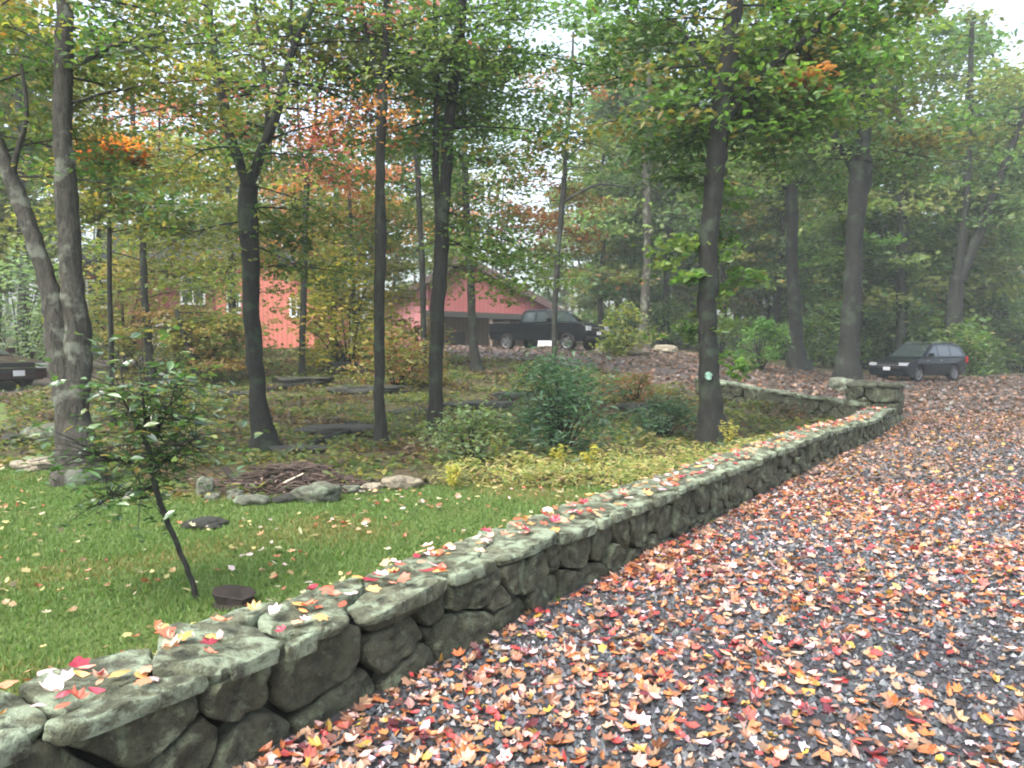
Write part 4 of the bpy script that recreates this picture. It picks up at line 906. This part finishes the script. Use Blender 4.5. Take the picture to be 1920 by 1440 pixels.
# ------------------------------------------------------------------ ground cover, grass, gravel, fallen leaves
def scatter(n, x0, x1, y0, y1, test, dens=None):
    P = np.zeros((0, 2))
    while len(P) < n:
        q = np.c_[rng.uniform(x0, x1, n), rng.uniform(y0, y1, n)]
        k_ = test(q[:, 0], q[:, 1])
        if dens is not None: k_ &= rng.random(n) < dens(q[:, 0], q[:, 1])
        P = np.vstack([P, q[k_]])
    return P[:n]
def wside(x, y): return (x - WP.x) * WN.x + (y - WP.y) * WN.y      # >0 drive side
def wall_s(x, y): return (x - WP.x) * WD.x + (y - WP.y) * WD.y
def patch(x, y, f=1.0, ph=0): return .5 + .25 * np.sin(x * 2.3 * f + 1.7 * np.sin(y * 1.9 * f + ph)) + .25 * np.sin(y * 2.9 * f + 1.3 * np.sin(x * 2.1 * f + ph))
slope = lambda x, y: ~inside(GRAVEL, x, y) & ~inside(LAWN, x, y) & ~inside(LAWN2, x, y) & ~inside(DRIVE2, x, y) & (np.abs(x / np.maximum(y, 1)) < 1.0) & ((wside(x, y) < -.5) | (wall_s(x, y) > 15.5))
Pn = scatter(48000, -16, 9, 7.8, 34, slope, lambda x, y: np.clip(patch(x, y, 1.1) * 1.1, .1, 1) * np.clip(16 / y, .2, 1))
hz_ = patch(Pn[:, 0], Pn[:, 1], .9, 2)
z = H(Pn[:, 0], Pn[:, 1]) + rng.uniform(0, 1, len(Pn)) ** 1.5 * (.06 + .4 * np.clip(hz_ - .35, 0, 1))
sel = patch(Pn[:, 0], Pn[:, 1], .7, 5); gc = pal([(.085, .12, .035), (.12, .145, .04), (.19, .17, .05), (.055, .09, .03)], len(Pn)); gb = pal([(.065, .046, .026), (.095, .062, .032), (.045, .034, .022), (.15, .095, .045)], len(Pn))
cc = np.where((sel + rng.normal(0, .12, len(Pn)) > .33)[:, None], gc, gb)
V, Fs, C = leaf_geo(np.c_[Pn, z], rng.uniform(.045, .1, len(Pn)) * (1 + Pn[:, 1] / 30), cc, T_LEAF, .6)
stuff(link('ground_cover', mesh_np('ground_cover', V, Fs, LEAF, False, C)), 'low olive and brown plants and leaf litter on the wooded slope', 'ground cover')
fern = lambda x, y: inside([(-.95, 8.7), (.2, 8.5), (1.6, 8.4), (2.45, 8.6), (4.0, 10.8), (4.3, 12.4), (2.6, 10.9), (.9, 10.6), (-.4, 9.8)], x, y) & (wside(x, y) < -.55)
Pn = scatter(7500, -1.2, 4.5, 8.2, 12.6, fern, lambda x, y: np.clip(patch(x, y, 2.5) * 1.5 - .1, .1, 1)); hz_ = patch(Pn[:, 0], Pn[:, 1], 2.5)
z = H(Pn[:, 0], Pn[:, 1]) + rng.uniform(0, 1, len(Pn)) * (.06 + .26 * hz_)
V, Fs, C = leaf_geo(np.c_[Pn, z], rng.uniform(.05, .1, len(Pn)), pal([(.4, .35, .14), (.33, .33, .12), (.24, .29, .1), (.4, .31, .15), (.15, .2, .07)], len(Pn)), T_LONG, .6)
stuff(link('yellow_ground_cover', mesh_np('yellow_ground_cover', V, Fs, LEAF, False, C)), 'bed of yellowing ferns along the back of the lawn', 'ground cover')
# lawn grass
lawn_t = lambda x, y: (inside(LAWN, x, y) | inside(LAWN2, x, y)) & (wside(x, y) < -WALL_T - .02) & (np.abs(x / np.maximum(y, .5)) < 1.15) & (y > .3)
N = 110000; Pn = scatter(N, -12, 3, .3, 12, lawn_t, lambda x, y: np.clip(6 / np.maximum(y, 1), .35, 1))
hgt = rng.uniform(.018, .04, N) * (.8 + .5 * patch(Pn[:, 0], Pn[:, 1], 1.5)); a = rng.uniform(0, 2 * np.pi, N); wd = rng.uniform(.003, .006, N) * (1 + Pn[:, 1] / 8); le = rng.normal(0, .5, (N, 2)) * hgt[:, None]
z = H(Pn[:, 0], Pn[:, 1]); V = np.zeros((N, 3, 3)); V[:, 0, :2] = Pn + np.c_[np.cos(a), np.sin(a)] * wd[:, None]; V[:, 1, :2] = Pn - np.c_[np.cos(a), np.sin(a)] * wd[:, None]; V[:, 2, :2] = Pn + le
V[:, :2, 2] = (z - .005)[:, None]; V[:, 2, 2] = z + hgt
pt = patch(Pn[:, 0], Pn[:, 1], .8, 1) + rng.normal(0, .15, N); gcol = np.where((pt > .88)[:, None], pal([(.2, .17, .06), (.15, .15, .045)], N), pal([(.1, .17, .042), (.12, .185, .05), (.085, .145, .036)], N))
stuff(link('lawn_grass', mesh_np('lawn_grass', V.reshape(-1, 3), [np.arange(N * 3).reshape(-1, 3)], GRASSM, False, np.repeat(gcol, 3, 0))), 'short green lawn grass behind the stone wall', 'grass')
LP = [(.42, .25, .22), (.4, .23, .14), (.4, .14, .05), (.36, .05, .045), (.1, .022, .028), (.38, .24, .05), (.24, .14, .08), (.5, .4, .44), (.2, .09, .05), (.26, .07, .05), (.55, .37, .3)]
LW = np.array([.12, .16, .18, .075, .08, .05, .17, .06, .13, .06, .03]); LW = LW / LW.sum()
def litter(P2, zoff, smin, smax, w=None, tl=.32, pals=LP):
    n = len(P2); r_ = rng.random(n); k_ = r_ < .55; parts = []
    z = H(P2[:, 0], P2[:, 1]) + zoff
    P3 = np.c_[P2, z]; sz = rng.uniform(smin, smax, n); cc = pal(pals, n, jit=.3, w=w)
    parts.append(leaf_geo(P3[k_], sz[k_], cc[k_], T_MAP, tl, flip=True)); parts.append(leaf_geo(P3[~k_], sz[~k_] * .95, cc[~k_], T_OVAL, tl, flip=True))
    return merge(parts)
road = lambda x, y: inside(GRAVEL, x, y) & (wside(x, y) > .03) & (x / np.maximum(y, .5) < 1.05)
edge = lambda x, y: .5 + 1.2 * np.exp(-np.clip(wside(x, y), 0, 9) / .25)
P1 = scatter(14500, -2.5, 10, 1.2, 9, road, lambda x, y: np.clip((.2 + .6 * patch(x, y, .9, 3)) * edge(x, y), 0, 1))
P2 = scatter(19000, 1.5, 19, 9, 18, road, lambda x, y: np.clip((.45 + .5 * patch(x, y, .7, 3)) * edge(x, y), 0, 1))
P3 = scatter(21000, -5, 42, 17, 44, lambda x, y: inside(GRAVEL, x, y) & (np.abs(x / y) < 1.0), lambda x, y: np.clip(24 / y, .2, 1) * (.4 + .6 * patch(x, y, .5)))
BRN = [(.16, .1, .07), (.11, .068, .05), (.2, .13, .095), (.22, .105, .05), (.07, .058, .05), (.14, .125, .115)]
m = merge([litter(P1, rng.uniform(.012, .03, len(P1)), .025, .078, LW, .5), litter(P2, rng.uniform(.01, .03, len(P2)), .04, .085, None, .45, pals=LP[:3] + LP[5:7] + BRN + BRN), litter(P3, .015, .1, .18, None, pals=BRN)])
stuff(link('fallen_leaves', mesh_np('fallen_leaves', m[0], m[1], LITTER, False, m[2])), 'red orange and pale fallen leaves strewn over the gravel drive', 'fallen leaves')
# crushed stone of the drive
Ps = np.vstack([scatter(30000, -2, 7, 1.4, 7, road), scatter(22000, 0, 13, 6.5, 14, road)]); N = len(Ps)
T_OCT = np.array([(1, 0, 0), (0, 1, 0), (-1, 0, 0), (0, -1, 0), (0, 0, .75), (0, 0, -.75), (.7, .7, .45), (-.7, -.6, .4)], float)[:6]
sz = rng.uniform(.011, .027, N) * (1 + np.clip(Ps[:, 1] - 5, 0, 9) * .06); ph = rng.uniform(0, 6.28, N); V = T_OCT[None] * rng.uniform(.6, 1.25, (N, 6, 1)) * sz[:, None, None]
c_, s_ = np.cos(ph)[:, None], np.sin(ph)[:, None]; vx = V[:, :, 0] * c_ - V[:, :, 1] * s_; vy = V[:, :, 0] * s_ + V[:, :, 1] * c_ + V[:, :, 2] * rng.normal(0, .5, (N, 1)); V = np.stack([vx + Ps[:, :1], vy + Ps[:, 1:], V[:, :, 2] + (H(Ps[:, 0], Ps[:, 1]) + sz * .25)[:, None]], 2)
fo = np.array([[0, 1, 4], [1, 2, 4], [2, 3, 4], [3, 0, 4], [1, 0, 5], [2, 1, 5], [3, 2, 5], [0, 3, 5]]); Fo = (fo[None] + (np.arange(N) * 6)[:, None, None]).reshape(-1, 3)
k = NT('crushed_stone'); k.col(k.n('Attribute', attribute_name='tint').outputs['Color']); STM = k.set(.36, .6)
stuff(link('gravel_stones', mesh_np('gravel_stones', V.reshape(-1, 3), [Fo], STM, False, np.repeat(pal([(.022, .024, .027), (.038, .041, .045), (.068, .072, .078), (.014, .015, .017), (.13, .138, .148)], N, w=[.32, .28, .17, .17, .06]), 6, 0))), 'wet dark crushed stone showing between the leaves on the drive', 'gravel')
# leaves on the wall top and on the lawn
n = 620; s_ = np.r_[rng.uniform(-6, 14.6, n)]; w_ = rng.uniform(.03, WALL_T - .04, n); q = np.array([(WP + WD * float(a) - WN * float(b_)).xy for a, b_ in zip(s_, w_)])
m = litter(q, WALL_TOP + rng.uniform(-.0, .03, n) + .012, .05, .095, None, .25, [(.6, .12, .07), (.66, .22, .14), (.3, .03, .05), (.66, .45, .45), (.6, .3, .1), (.5, .3, .18)])
stuff(link('leaves_on_wall', mesh_np('leaves_on_wall', m[0], m[1], LITTER, False, m[2])), 'red and pink fallen leaves resting on top of the long stone wall', 'fallen leaves')
Pn = scatter(1000, -10, 2.6, 2, 11, lawn_t, lambda x, y: np.clip(.25 + .9 * np.exp(wside(x, y) * .55) + .3 * (x > -2), 0, 1) * np.clip(patch(x, y, 1.4, 4) * 1.6 - .35, .08, 1)); m = litter(Pn, .045, .035, .075, None, .5, [(.38, .33, .14), (.4, .36, .22), (.3, .19, .09), (.45, .38, .34), (.35, .12, .06), (.2, .14, .06), (.3, .27, .1)])
stuff(link('leaves_on_lawn', mesh_np('leaves_on_lawn', m[0], m[1], LITTER, False, m[2])), 'scattered pale yellow and tan leaves lying on the lawn', 'fallen leaves')

# ------------------------------------------------------------------ mist
hb = MB(); hb.box(-152, 152, -42, 152, -2.5, 30); k = NT('mist'); k.t.nodes.remove(k.b)
pv = k.n('VolumePrincipled'); pv.inputs['Color'].default_value = (.84, .93, .92, 1); pv.inputs['Density'].default_value = .0012; pv.inputs['Anisotropy'].default_value = 0
k.l(pv.outputs[0], k.out.inputs['Volume']); o = hb.build('haze', k.m); o['kind'] = 'stuff'
